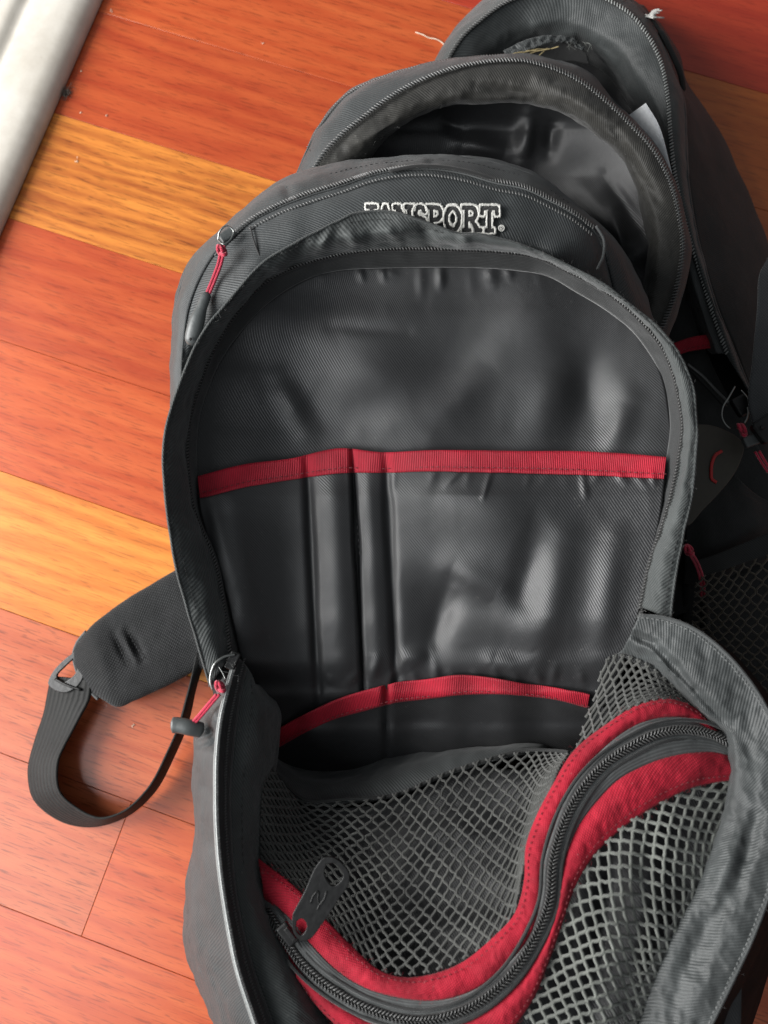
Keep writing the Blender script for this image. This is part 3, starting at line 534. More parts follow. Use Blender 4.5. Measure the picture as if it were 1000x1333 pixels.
C3 = [(958,1040,22.2),(925,1060,23),(880,1090,23.8),(830,1130,24.2),(795,1185,24.5),(772,1240,24.6),(752,1295,24.6),(732,1350,24.6),(715,1405,24.6)]
D3 = [(962,1090,22.4),(940,1110,22.8),(915,1150,23.3),(880,1200,23.7),(850,1245,24),(830,1285,24),(812,1330,24),(790,1375,24),(772,1415,24)]
E3 = [(970,1130,22),(960,1150,22),(935,1190,22.2),(905,1240,22.4),(880,1280,22.5),(865,1315,22.5),(850,1350,22.5),(835,1390,22.5),(820,1425,22.5)]
net('net', [T3,C3,D3,E3], 17, 21, .98, M_NETL, netp, swap=True, dz=lambda x,y: ridge(x,y,(850,1060),(810,1330),14,-.5), wr=((2.0,30,93,0),), seed=8, amp=.44)

# slider with its long puller
def outline_plate(name, outer, holes, z0, th, m, parent, bev=.5):
    """flat plate with holes from pixel outlines at height z0(x,y) cm"""
    import bmesh
    bm = bmesh.new(); loops = [outer]+holes; es = []
    for lp in loops:
        q = spl(np.vstack([np.array(lp,float), np.array(lp[:1],float)]), len(lp)*4+1)[:-1]
        vs = [bm.verts.new(P(a,b,z0(a,b))-OFF) for a,b in q]
        es += [bm.edges.new((vs[i], vs[(i+1)%len(vs)])) for i in range(len(vs))]
    bmesh.ops.triangle_fill(bm, use_beauty=True, use_dissolve=True, edges=es)
    bm.normal_update()
    for f in bm.faces:
        if f.normal.z < 0: f.normal_flip()
    me = D.meshes.new(name); bm.to_mesh(me); bm.free(); me.materials.append(m); o = D.objects.new(name, me); COL.objects.link(o); o.parent = parent
    s = o.modifiers.new('thickness','SOLIDIFY'); s.thickness = th/1000; s.offset = -1
    b = o.modifiers.new('bevel','BEVEL'); b.width = bev/1000; b.segments = 3; b.limit_method = 'ANGLE'
    return o
def box(name, cpx, half, T, m, parent, bev=.6, up=(0,0,1)):
    """rounded block centred at pixel/height cpx, half sizes mm, long axis towards pixel offset T"""
    import bmesh
    c0 = P(*cpx); t = P(cpx[0]+T[0], cpx[1]+T[1], cpx[2]+(T[2] if len(T)>2 else 0))-c0; t /= np.linalg.norm(t); up = np.array(up,float); n = up-(up@t)*t; n /= np.linalg.norm(n); s = np.cross(n,t)
    bm = bmesh.new(); bmesh.ops.create_cube(bm, size=2)
    for v in bm.verts:
        a = np.array(v.co)*np.array(half)/1000; k = 1.0; v.co = c0+t*a[0]+s*a[1]+n*a[2]-OFF
    me = D.meshes.new(name); bm.to_mesh(me); bm.free(); me.materials.append(m); o = D.objects.new(name, me); COL.objects.link(o); o.parent = parent
    b = o.modifiers.new('bevel','BEVEL'); b.width = bev/1000; b.segments = 3
    return o
zt_ = lambda x,y: 23.6+(1190-y)*.006
sl = box('zipper_slider', (375,1216,22.4), (6.2,3.6,2.0), (40,52), M_BLK, netp, 1.2)
box('slider_bridge', (378,1216,23.0), (4.0,1.3,1.1), (40,52), M_BLK, sl, .5)
pul = outline_plate('zipper_puller', [(381,1190),(397,1160),(413,1126),(421,1117),(432,1116),(446,1125),(454,1136),(455,1146),(440,1172),(418,1205),(403,1223),(394,1226),(385,1219),(380,1205)],
   [[(425,1125),(434,1124),(444,1132),(447,1141),(441,1150),(434,1154),(426,1147),(422,1137)],[(386,1200),(392,1196),(398,1200),(398,1212),(392,1218),(386,1212)]], zt_, 2.0, M_BLK, netp, .7)
for q in ([(404,1176),(409,1164),(414,1160),(414,1170),(416,1178),(422,1170),(425,1160)],[(413,1184),(417,1176),(421,1172)]):
    tube('embossed_mark', [(x,y,zt_(x,y)+.03) for x,y in q], .35, M_BLK, pul, 24, 6)

# ---------- organiser compartment with the embroidered word
OE = [(224,530,19),(226,445,19),(230,396,19),(242,357,19),(259,329,19),(284,305,19),(315,277,19),(347,251,19),(385,230,19),(437,217,19),(490,209,19),(546,205,19),(612,206,19),(650,214,19),(690,227,19),(722,246,19),(755,273,19),(785,298,19),(805,322,18.6),(822,352,18),(838,392,17.5),(855,450,16)]
OZ = [(236,530,21),(240,450,21.3),(247,402,21.4),(262,362,21.5),(280,332,21.6),(300,312,21.7),(326,289,21.8),(358,272,21.9),(396,257,22),(444,242,22),(490,226,22),(546,219,22),(600,225,22),(645,238,22),(684,246,22),(716,261,21.9),(744,276,21.8),(770,296,21.6),(784,320,21.2),(792,350,20.6),(802,390,19.8),(830,450,17.8)]
OM = mid3(OE,OZ,.45,.9); OM[9:17] = mid3(OE[9:17],OZ[9:17],.5,.45)
OF = [(236,545,19.5),(248,490,20),(262,440,21.2),(288,400,22.4),(320,375,22.9),(340,352,22.9),(365,330,22.9),(390,315,22.9),(420,305,22.9),(460,295,22.9),(500,288,22.9),(548,292,22.9),(600,304,22.9),(640,308,22.9),(675,315,22.9),(700,322,22.8),(725,335,22.7),(748,352,22),(768,372,21),(790,392,20),(808,415,19),(828,455,17)]
OB = [(x+(560-x)*.06,y+(600-y)*.06,6) for x,y,z in OE]; OB1 = [(x+(560-x)*.02,y+(600-y)*.02,13) for x,y,z in OE]
def od(x,y):
    d = 0
    for k in range(7): a = (330+k*46, 268-k*9); d = d+ridge(x,y,(a[0]+rj[300+k]*8,a[1]-22),(a[0]+8+rj[310+k]*8,a[1]-2),7,.35*rj[320+k]-.15)
    return d+ridge(x,y,(300,420),(330,370),22,.5)-ridge(x,y,(285,440),(290,400),8,.4)-ridge(x,y,(270,400),(240,450),6,.2)-ridge(x,y,(262,325),(240,375),4,.25)
org = cloth('organiser_compartment', [OB,OB1,OE,OM,OZ], M_SHELL, pack, 300, 70, dz=od, wr=((.8,14,101,0),))
orf = cloth('front_panel', [OZ,mid3(OZ,OF,.5,.35),OF,[(x+(560-x)*.03,y+10,z-2.6) for x,y,z in OF]], M_SHELL, org, 260, 44, dz=lambda x,y: ridge(x,y,(300,440),(335,345),16,.4)+ridge(x,y,(690,330),(780,310),18,.25), wr=((1.0,24,102,0),))
otp = mid3(OE,OZ,.82,.3)
cloth('zipper_tape', [mid3(OE,OZ,.72,.42)[4:19], mid3(OE,OZ,.98,.2)[4:19]], M_GTAPE, org, 200, 6, wr=((.4,8,103,0),))
teeth(mid3(OE,OZ,.88,.42)[5:18], M_TOOTH, org, 1.8, 3.0, lift=.8, th=.6)
teeth([(x,y+9,z+.35) for x,y,z in OZ][6:18], M_TOOTH, org, 2.0, 2.0, lift=.4, th=.4)
stitches(mid3(OE,OZ,.28,.75)[5:18], M_THR, org, 1.6, 1.6, .3, .2)
tube('edge_piping', [(x,y,z+.1) for x,y,z in OE][1:], .9, M_GTAPE, org, 240, 6)
tube('zipper_gap', [(505,223,22.25),(545,216,22.3),(590,219,22.3),(630,229,22.2),(650,236,22.1)], [.1]+[1.4]*38+[.1], M_THR, org, 40, 6, flat=.4)
tube('seam', [(326,295,22.25),(331,315,22.7),(341,341,23)], .55, M_THR, org, 20, 6)
tube('edge_piping', [(776,294,21.9),(786,312,21.7),(786,330,21.6),(778,350,21.9)], .9, M_GTAPE, org, 24, 6)
# embroidery
def arcp(cx,cy,rx,ry,a0,a1,n=12): return [(cx+rx*math.cos(math.radians(a0+(a1-a0)*i/n)), cy+ry*math.sin(math.radians(a0+(a1-a0)*i/n))) for i in range(n+1)]
GL = {'J':(.62,[[(.42,.94),(.42,.25)]+arcp(.24,.25,.18,.2,0,-180,8)[1:],[(.24,.94),(.6,.94)]]),
 'A':(.86,[[(.12,.06),(.43,.94)],[(.43,.94),(.74,.06)],[(.25,.36),(.6,.36)],[(.02,.06),(.26,.06)],[(.6,.06),(.86,.06)]]),
 'N':(.86,[[(.16,.06),(.16,.94)],[(.16,.94),(.7,.06)],[(.7,.06),(.7,.94)],[(.02,.94),(.2,.94)],[(.56,.94),(.84,.94)],[(.04,.06),(.3,.06)]]),
 'S':(.66,[arcp(.33,.72,.22,.22,20,270,12)+arcp(.33,.27,.24,.22,90,-160,12)]),
 'P':(.76,[[(.2,.06),(.2,.94)],[(.06,.94),(.4,.94)]+arcp(.42,.70,.22,.24,90,-90,8)+[(.2,.46)],[(.06,.06),(.36,.06)]]),
 'O':(.88,[arcp(.44,.5,.31,.43,0,360,24)]),
 'R':(.86,[[(.2,.06),(.2,.94)],[(.06,.94),(.42,.94)]+arcp(.44,.72,.2,.22,90,-90,8)+[(.2,.5)],[(.42,.48),(.74,.06)],[(.66,.06),(.88,.06)],[(.06,.06),(.34,.06)]]),
 'T':(.84,[[(.42,.06),(.42,.94)],[(.08,.94),(.76,.94)],[(.08,.94),(.06,.74)],[(.76,.94),(.78,.74)],[(.28,.06),(.56,.06)]])}
def segd(X,Y,a,b):
    dx,dy = b[0]-a[0],b[1]-a[1]; t = np.clip(((X-a[0])*dx+(Y-a[1])*dy)/(dx*dx+dy*dy+1e-12),0,1); return np.maximum(np.abs(X-a[0]-t*dx)*1.0, np.abs(Y-a[1]-t*dy)*1.0)*.55+np.hypot(X-a[0]-t*dx, Y-a[1]-t*dy)*.45
qf, GFc, NF = o_grid[orf.name]; QF = qf.reshape(-1,3)
def zface(x,y):
    x = np.asarray(x,float).ravel(); y = np.asarray(y,float).ravel(); out = np.empty(len(x))
    for s in range(0,len(x),2000):
        d = (x[s:s+2000,None]-QF[None,:,0])**2+(y[s:s+2000,None]-QF[None,:,1])**2; k = np.argpartition(d,4,axis=1)[:,:4]; dd = np.take_along_axis(d,k,1)+.5; w = 1/dd
        out[s:s+2000] = (w*QF[k,2]).sum(1)/w.sum(1)
    return out
X0 = 473.; total = sum(GL[c_][0] for c_ in 'JANSPORT')+.02*7; sc_ = 176/total
xc = X0
for li, ch in enumerate('JANSPORT'):
    wl, strokes = GL[ch]; bw, ww = .088, .20
    gx = np.arange(-.2, wl+.2, .022); gy = np.arange(-.2,1.2,.022); X,Y = np.meshgrid(gx,gy); d = np.full(X.shape, 9.)
    for s in strokes:
        for a,b in zip(s[:-1],s[1:]): d = np.minimum(d, segd(X,Y,a,b))
    px = xc+X*sc_; py = 302-(px-640)*-.012-Y*33+ (px-560)**2*0
    zz = zface(px,py).reshape(px.shape); d = d+.022*vnoise(np.stack([X,Y,0*X+li],-1),.06,2)
    hgt = np.where(d < bw, .045+.02*np.cos(d/bw*1.5), .11+.03*np.cos((d-bw)/(ww-bw)*3-1.5)) 
    hgt = hgt*(np.clip((ww-d)/.03,0,1))+.022*np.sin((X*.5+Y)*95+2*vnoise(np.stack([X,Y,0*X],-1),.2,3))
    Gm = P(px,py,zz+hgt+.1+.012*(li%2)); keep = (d[:-1,:-1] < ww)&(d[1:,1:] < ww)&(d[:-1,1:]<ww)&(d[1:,:-1]<ww)
    fc = gridfaces(len(gy),len(gx)); kk = keep.ravel(); fc = fc[kk]; mi = (((d[:-1,:-1]+d[1:,1:])/2).ravel()[kk] < bw).astype(int)
    used = np.unique(fc); remap = -np.ones(Gm.reshape(-1,3).shape[0],int); remap[used] = np.arange(len(used))
    link('letter', Gm.reshape(-1,3)[used], remap[fc], [M_WHT,M_BEMB], orf, uv=np.stack([X*.016,Y*.016],-1).reshape(-1,2)[used], matidx=mi)
    xc += (wl+.02)*sc_
# small round registered mark after the word
th = np.linspace(0,2*math.pi,17)[:-1]; tube('registered_mark', [(653+3.6*math.cos(a),297+3.6*math.sin(a), float(zface([653],[297])[0])+.12) for a in th], .42, M_WHT, orf, 32, 6, closed=True)
zz0 = float(zface([653],[297])[0])+.14
tube('registered_mark', [(651.8,299,zz0),(651.8,295,zz0),(654,295.2,zz0),(654,297,zz0),(652.2,297.2,zz0),(654.4,299.2,zz0)], .26, M_WHT, orf, 24, 5)

# ---------- zip pulls
def cord_pull(slpx, knot, path, tog, parent, togr=3.4, togw=None, m=M_TOG, nm='zipper_pull'):
    """slider, wire loop, knotted red cord and rubber grip; all pixel/height coordinates"""
    t = np.array(tog[-1])-np.array(tog[0])
    o = tube(nm, tog, np.array([togr*.55]+[togr]*2+[togr*1.0]*16+[togr*.95,togr*.55]) if togw is None else togw, m, parent, 21, 12, flat=.75)
    k = np.array(knot,float); kk = []
    for i in range(26):
        a = i/26*4*math.pi; kk.append((k[0]+4.2*math.cos(a)+2*math.cos(a*.5), k[1]+6.0*math.sin(a+.6), k[2]+.22*math.sin(1.5*a)))
    tube('knot', kk, 1.15, M_CORD, o, 90, 7)
    for s in (-1,1):
        p = np.array(path,float); p[:,0] += s*2.0; tube('cord', p, 1.0, M_CORD, o, 30, 7)
    return o
# left pull of the organiser compartment
s1 = box('zipper_slider', (296,306,22.4), (5,3.2,1.4), (30,-22), M_TOG, org, 1)
tube('wire_loop', [(284,312,22.7),(286,302,22.9),(295,294,23),(304,300,22.9),(300,312,22.9),(292,318,23)], .6, M_MET, s1, 40, 6, closed=True)
cord_pull(None, (288,326,23.1), [(290,320,23.2),(287,340,23),(280,360,22.8),(271,382,22.7)], [(270,381,22.7),(263,400,22.7),(256,420,22.6),(250,440,22.4),(247,449,22.3)], org, togw=np.array([1.6,3,3.2,3.3,3.3,3.3,3.4,3.6,4.0,4.4,4.6,4.8,4.9,5,5,5,4.9,4.7,4.4,3.6,1.6]))
tube('grip_hole', [(247,441,22.85),(249,442,22.85)], 1.0, M_THR, org, 4, 8)
# left pull of the front pocket
s2 = box('zipper_slider', (303,860,20.6), (5.5,3.2,1.5), (-16,34), M_BLK, rim, 1)
tube('wire_loop', [(306,852,20.8),(292,855,21),(280,864,21.1),(275,876,21.1),(274,888,21.1),(277,898,21)], .8, M_MET, s2, 40, 6)
tube('wire_loop', [(285,868,21.1),(291,878,21.1),(294,886,21.1)], .35, M_MET, s2, 12, 5)
cord_pull(None, (286,894,21.6), [(284,904,21.6),(272,918,21.4),(262,930,21.2),(252,941,21)], [(223,944,21),(232,944,21),(246,947,21),(256,949,20.8),(264,951,20.6)], rim, togr=4.6)
# right hand lower pull hanging beside the side pocket
o3 = cord_pull(None, (896,716,12), [(896,716,12),(906,732,11),(913,752,10),(915,777,9)], [(916,778,9),(917,792,8.5),(918,806,8),(918,822,8)], pack, togr=3.6, m=M_DARK, nm='zipper_pull')

# ---------- middle compartment
ME = [(385,232,14),(402,192,14),(420,161,14),(455,122,14.2),(490,105,14.3),(525,93,14.4),(560,84,14.5),(600,78,14.5),(640,74,14.5),(690,73,14.5),(730,82,14.5),(765,97,14.5),(795,129,14.8),(826,160,14.7),(854,192,14.6),(876,235,14.4),(888,280,14),(897,322,13.8),(894,355,13.5),(884,395,13),(868,440,12.5)]
MZ = [(409,222,16.3),(425,198,16.5),(442,180,16.6),(475,153,16.8),(507,129,17),(538,111,17),(565,99,17.1),(600,88,17.1),(640,81,17.2),(685,81,17.2),(722,91,17.2),(755,107,17.2),(790,134,17.1),(822,165,17),(850,196,16.8),(872,238,16.5),(883,280,16.3),(888,322,16),(885,352,15.7),(876,390,15.2),(860,430,14.8)]
ML = [(440,235,15.6),(470,215,15.8),(487,200,16),(510,176,16.2),(530,160,16.3),(550,149,16.4),(575,141,16.4),(605,137,16.4),(645,134,16.4),(685,135,16.4),(715,143,16.4),(740,152,16.4),(772,172,16.3),(800,196,16.2),(818,220,16),(832,258,15.6),(839,295,15.4),(843,330,15.2),(841,355,15),(833,390,14.5),(822,430,14)]
ML = mid3(ML,MZ,.15)
MD = mid3(ML,[(620,330,10)]*21,.02,-3.2)
midc = cloth('middle_compartment', [[(x+(600-x)*.07,y+(500-y)*.05,5) for x,y,z in ME],[(x+(600-x)*.02,y+(500-y)*.015,10) for x,y,z in ME],ME,mid3(ME,MZ,.5,.7),MZ], M_SHELL, pack, 260, 60, wr=((1.0,18,111,0),))
mlb = cloth('lining_band', [MZ,mid3(MZ,ML,.35,.35),mid3(MZ,ML,.75,.45),ML,MD], M_LIN3, midc, 300, 50, dz=lambda x,y: ridge(x,y,(455,190),(600,125),7,.35)+ridge(x,y,(700,100),(800,160),8,.3)-ridge(x,y,(620,110),(700,125),6,.3)+ridge(x,y,(600,130),(690,125),5,.3)-ridge(x,y,(800,170),(855,260),6,.35), wr=((1.3,22,112,0),(.35,8,113,1)))
teeth([(x,y,z+.1) for x,y,z in MZ], M_TOOTH, midc, 2.1, 3.8, lift=1.8, th=.8)
tube('zipper_piping', [(x,y,z-.1) for x,y,z in MZ], 1.5, M_TAPE, midc, 260, 7, flat=.7)
teeth([(x,y,z+.1) for x,y,z in ME][1:10], M_TOOTH, midc, 2.0, 2.6, lift=1.0, th=.6)
tube('edge_piping', [(x,y,z) for x,y,z in ME], 1.0, M_GTAPE, midc, 240, 6)
tube('seam', [(402,195,15.1),(407,200,15.6),(413,208,16.2)], .5, M_THR, midc, 12, 5)
ZM = ZT([420,520,600,680,760,840,900],[120,170,230,300,380,450],[[15,15,14.5,14.5,15,15.5,15.5],[13.5,13,12.2,12,13,14.5,15],[12,11.6,11,11,12,14,14.5],[11,10.6,10,10.4,11.6,13.2,14],[10,10,10,10.2,11,12,13],[10,10,10,10,10.5,11,12]])
mrw = [[(x,y,0) for x in (xa,xa+(xb-xa)*.25,xa+(xb-xa)*.5,xa+(xb-xa)*.75,xb)] for y,xa,xb in ((132,560,735),(155,525,775),(190,480,815),(240,440,845),(310,440,858),(380,440,850),(440,450,840))]
cloth('compartment_lining', mrw, M_LIN, midc, 150, 130, zf=lambda x,y: ZM(x,y), dz=lambda x,y: .55*ridge(x,y,(575,150),(600,172),9,-.7)+ridge(x,y,(600,185),(660,200),14,.6)+ridge(x,y,(690,150),(680,210),12,.7)-ridge(x,y,(720,160),(715,200),10,.5)+ridge(x,y,(760,250),(830,330),16,.6)-ridge(x,y,(790,230),(835,300),10,.4)+ridge(x,y,(800,270),(810,340),10,.5), wr=((1.2,80,114,0),))

# ---------- main compartment (furthest back)
KE = [(560,100,9),(577,63,9),(595,38,9),(616,16,9),(640,-4,9),(700,-26,9),(770,-20,9),(818,0,9.2),(846,28,9.4),(861,56,9.5),(875,94,9.6),(888,129,9.7),(892,196,9.8),(896,245,9.9),(905,301,9.8),(917,350,9.5),(932,400,9),(952,450,8.6),(980,520,8)]
KZ = [(574,104,10.6),(588,70,10.8),(604,47,11),(625,28,11.1),(652,8,11.2),(700,-12,11.3),(760,-12,11.4),(792,2,11.5),(818,18,11.5),(842,46,11.5),(859,80,11.5),(868,122,11.5),(872,175,11.4),(876,217,11.2),(884,262,10.9),(896,308,10.4),(909,350,9.9),(924,400,9.4),(945,460,9)]
KL = [(640,105,8.8),(634,92,8.8),(640,78,8.8),(652,66,8.9),(672,52,9),(700,44,9.2),(735,44,9.3),(765,52,9.4),(795,70,9.6),(816,95,9.7),(833,120,9.8),(845,142,9.9),(859,172,9.8),(871,222,9.6),(879,262,9.4),(878,308,9.2),(892,352,9),(908,402,8.8),(928,460,8.5)]
main = cloth('main_compartment', [[(x+(650-x)*.03,y+(400-y)*.03,3) for x,y,z in KE],KE,mid3(KE,KZ,.5,.5),KZ], M_RIM, pack, 240, 40, wr=((.8,16,121,0),))
cloth('lining_band', [KZ,mid3(KZ,KL,.35,.3),mid3(KZ,KL,.7,.5),KL,mid3(KL,[(760,200,4)]*19,.2,-2)], M_LIN2, main, 240, 60, dz=lambda x,y: ridge(x,y,(640,85),(700,40),12,.5)-ridge(x,y,(670,70),(700,50),8,.4)+ridge(x,y,(770,60),(800,100),12,.5)-ridge(x,y,(755,55),(775,85),7,.5)+ridge(x,y,(805,90),(830,120),8,-.4)+ridge(x,y,(700,60),(745,48),8,.3), wr=((2.0,34,122,0),(.3,10,123,1)))
teeth([(x,y,z+.1) for x,y,z in KZ][:6], M_TOOTH, main, 2.2, 3.4, lift=1.6, th=.6)
teeth([(x,y,z+.1) for x,y,z in KZ][5:], M_TOOTHL, main, 2.4, 3.2, lift=1.6, th=.7)
tube('zipper_piping', KZ, 1.4, M_TAPE, main, 240, 7, flat=.7)
tube('edge_piping', [(x,y,z+.1) for x,y,z in KE][7:], 1.5, M_LIN2, main, 200, 7)
cloth('back_lining', [[(560,100,7),(640,40,7),(740,20,7),(840,60,7.5),(880,180,8)],[(600,140,5.8),(680,110,5.8),(750,105,5.8),(820,140,6),(874,230,7)],[(620,200,5.6),(700,200,5.6),(770,200,5.6),(830,250,5.8),(880,320,6.5)],[(640,300,5.5),(720,300,5.5),(800,300,5.5),(850,350,5.5),(900,420,6)]], M_LIN, main, 80, 80, wr=((2,24,124,0),))
cloth('torn_lining', [[(655,66,10),(690,50,10.2),(720,46,10.3),(745,50,10.2),(762,62,10)],[(660,74,10.2),(690,64,10.5),(715,56,10.6),(742,54,10.4),(758,66,10.2)]], M_LIN2, main, 60, 12, wr=((1.5,5,126,1),))
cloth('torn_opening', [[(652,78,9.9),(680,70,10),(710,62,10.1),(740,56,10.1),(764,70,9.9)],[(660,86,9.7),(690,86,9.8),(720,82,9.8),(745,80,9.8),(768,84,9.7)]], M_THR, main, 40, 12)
for i in range(5):
    a = [(658+k*14+rng.normal(0,1.5), 76-k*4+rng.normal(0,2)+i*1.3, 10.6+rng.normal(0,.1)) for k in range(7)]
    tube('frayed_thread', a[:4+i%3], .45, M_TAN, main, 30, 5)
for i in range(7):
    x = 736+i*5+rng.normal(0,2); y = 56+rng.normal(0,2); a_ = rng.normal(0,4,4); tube('frayed_thread', [(x,y,10.5),(x+3+a_[0],y+3,10.8),(x+4+a_[1],y+9+a_[2],10.7)], .13, M_NETL, main, 12, 4)
# dark right flank of the pack
F0 = [(818,0,9),(846,27,9.2),(862,56,9.3),(876,94,9.4),(890,130,9.5),(894,196,9.6),(898,245,9.6),(907,301,9.5),(919,350,9.2),(934,400,8.8),(956,450,8.4),(984,525,8)]
F2 = [(838,6,3),(862,36,3),(884,72,3),(892,104,3),(922,150,3),(947,190,3),(966,232,3),(983,273,3),(996,305,3),(1010,350,3),(1024,420,3),(1030,500,3)]
fl_ = cloth('side_panel', [F0,mid3(F0,F2,.5,1.2),F2,[(x-8,y,0.4) for x,y,z in F2]], M_DARK, pack, 160, 50, dz=lambda x,y: ridge(x,y,(872,60),(890,118),6,-.6), wr=((1.3,40,131,0),))
stitches([(912,350,9.5),(930,400,9.2),(952,455,8.9),(975,512,8.6)], M_GTAPE, fl_, 2, 1.4, .2, .9)
# gusset between the middle and the main compartment, in shade
gs = cloth('side_gusset', [[(886,300,9),(892,360,8.5),(905,420,8),(925,470,7.6),(950,520,7.2),(975,560,7),(1000,610,6.8),(1010,700,6.6)],[(868,300,7.5),(872,380,7.5),(868,440,7.5),(872,500,7.5),(880,560,7),(885,640,7),(885,720,7),(885,800,7)],[(820,300,6),(820,380,6),(820,440,6),(820,500,6),(820,560,6),(820,640,6),(820,720,6),(820,800,6)]], M_DARK, pack, 100, 60, wr=((2.5,30,132,0),))
band('red_binding', [(874,448),(900,439),(925,436),(939,439)], [(880,463),(902,456),(925,453),(942,452)], lambda x,y: 8.6+0*x, M_RED, gs, 60, .1, .8)
tube('zipper_coil', [(895,474,8.9),(915,490,8.8),(932,508,8.7),(948,524,8.6)], 1.2, M_TOOTH, gs, 30, 6, flat=.6)
tube('edge_piping', [(888,470,8.7),(910,493,8.6),(930,514,8.5),(945,530,8.4)], 1.6, M_DARK, gs, 30, 7)
sg2 = cloth('side_fold', [[(905,560,9),(940,600,9),(980,640,9),(1015,660,8.8)],[(895,660,9.4),(930,690,9.6),(970,690,9.5),(1015,680,9)],[(890,760,8),(930,760,8),(970,740,8),(1015,720,8)]], M_DARK, pack, 60, 60, wr=((4,30,133,0),))
# side mesh pocket
sp = cloth('side_pocket', [[(905,730,10),(930,722,10.3),(965,708,10.4),(1015,688,10.4)],[(908,752,10),(935,744,10.4),(968,733,10.4),(1015,716,10.4)]], M_TAPE, pack, 60, 10, thick=1.6)
sp.data.materials[0] = M_BRN if False else M_DARK
net('net', [[(905,752,10),(940,742,10.2),(975,728,10.2),(1020,714,10.2)],[(900,820,9),(940,830,9.8),(980,830,10),(1025,830,10)],[(900,930,7),(950,940,8),(1000,945,8.5),(1040,950,8.5)]], 16, 12, .7, M_NETD, sp, seed=12, wr=((3,20,134,0),))
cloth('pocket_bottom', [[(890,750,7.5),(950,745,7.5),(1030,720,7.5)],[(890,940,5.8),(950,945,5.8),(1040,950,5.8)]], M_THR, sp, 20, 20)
# big rubber tab with a red arc, wire pull, buckle and webbing at the right edge
tab = outline_plate('rubber_tab', [(907,552),(925,553),(945,560),(962,570),(969,580),(966,596),(956,617),(938,640),(915,664),(894,684),(884,668),(882,620),(890,570)], [], lambda x,y: 11.6+(y-600)*.004, 2.2, M_BRN, pack, .8)
tube('red_mark', [(940,587,11.75),(932,592,11.75),(927,603,11.75),(926,615,11.75),(927,624,11.75),(933,628,11.75)], 1.15, plain('red_print', (.40,.012,.012), .5), tab, 30, 8, flat=.5)
sl3 = box('zipper_slider', (966,528,12), (7,6,3), (16,26), M_BLK, pack, 1.6)
tube('wire_loop', [(957,503,12.8),(949,517,12.9),(941,531,12.9),(940,543,12.9),(945,553,12.8),(951,558,12.7)], .6, M_MET, sl3, 40, 6)
tube('wire_loop', [(965,508,12.8),(972,516,12.9),(978,526,12.8)], .45, M_MET, sl3, 16, 6)
tube('wire_loop', [(973,530,12.9),(974,537,12.9),(972,546,12.9),(969,551,12.9)], .7, M_MET, sl3, 20, 6)
kk = [(966+5*math.cos(a),560+7*math.sin(1.3*a+.5),13+.3*math.sin(2*a)) for a in np.linspace(0,9,24)]
tube('cord_knot', kk, 1.3, M_CORD, pack, 90, 7)
box('cord_grip', (982,572,13), (8,3.8,2.8), (24,-9), M_TOG, pack, 1.2)
for s in (0,1): tube('cord', [(983+s*5,588-s*1,12),(990+s*5,600-s*1,11.8),(1000+s*5,615,11.5)], 1.0, M_CORD, pack, 16, 7)
bk = box('side_release_buckle', (1002,556,13.6), (11,8,4), (24,-16), M_BLK, pack, 2.4)
tube('highlight_rivet', [(992,556,14.3),(993,557,14.4)], 1.6, M_BLK, bk, 4, 10)
wbs = cloth('webbing_strap', [[(1000,335,12),(992,350,12.6),(988,400,13),(981,470,13),(976,530,13.2),(982,552,13.4)],[(1012,330,12),(1030,345,12),(1028,400,12),(1024,470,12.4),(1020,520,12.8),(1012,545,13.2)]], M_WEBG, pack, 60, 16, thick=1.8)
# haul loop frays at the top
lp = tube('haul_loop', [(846,20,9.9),(864,48,9.9),(876,72,9.6),(886,96,9),(890,118,8)], [1.5]*10+[2.6]*30, M_DARK, pack, 40, 8, flat=.5)
for i in range(9): tube('frayed_thread', [(842+rng.normal(0,2),22+rng.normal(0,2),10),(850,14+i*1.2,10.4+.1*i),(856+rng.normal(2,3),12+i*1.6,10.6)], .55, M_WHT, lp, 10, 5)

# ---------- left shoulder strap
def padd(x,y): return ridge(x,y,(150,826),(168,862),6,-.45)+ridge(x,y,(168,822),(186,858),6,-.45)+ridge(x,y,(157,824),(176,860),4,.25)+ridge(x,y,(128,840),(140,880),14,.25)
pe1 = [(330,690,4.2),(280,712,3.6),(230,742,3),(180,770,2.8),(140,797,2.6),(112,822,2.4),(100,838,2)]
pe2 = [(350,740,4.8),(300,765,4.2),(240,783,3.6),(195,810,3.4),(150,835,3.2),(116,850,2.9),(97,856,2.2)]
pe3 = [(360,800,4.8),(310,815,4.4),(248,840,3.6),(205,862,3.4),(166,884,3.2),(126,888,2.8),(104,884,2.2)]
pe4 = [(370,850,4.2),(320,860,3.6),(256,872,3),(216,893,2.8),(176,912,2.6),(148,919,2.4),(128,909,2)]
strap = cloth('shoulder_strap', [[(x+4,y+6,z-1.6) for x,y,z in pe1],pe1,pe2,pe3,pe4,[(x+2,y-8,z-1.8) for x,y,z in pe4]], M_PAD, pack, 110, 70, dz=padd, wr=((.8,18,141,0),))
tube('strap_binding', [pe1[-2],pe1[-1],(96,850,2),(99,870,2),(108,890,2.1),(128,910,2.2)], 1.3, M_GTAPE, strap, 50, 7)
for a,b in (((148,826),(166,864)),((166,820),(186,856))): stitches([(a[0],a[1],3.5),((a[0]+b[0])/2,(a[1]+b[1])/2,3.2),(b[0],b[1],3.4)], M_TAPE, strap, 2,.6,.4,.3)
we1 = [(66,880,1.6),(62,900,1.3),(56,930,.9),(46,960,.6),(36,1010,.5),(44,1042,.45),(80,1070,.4),(120,1077,.4),(160,1066,.45),(200,1034,.6),(228,984,.9),(246,940,1.6),(256,896,2.4),(270,850,3)]
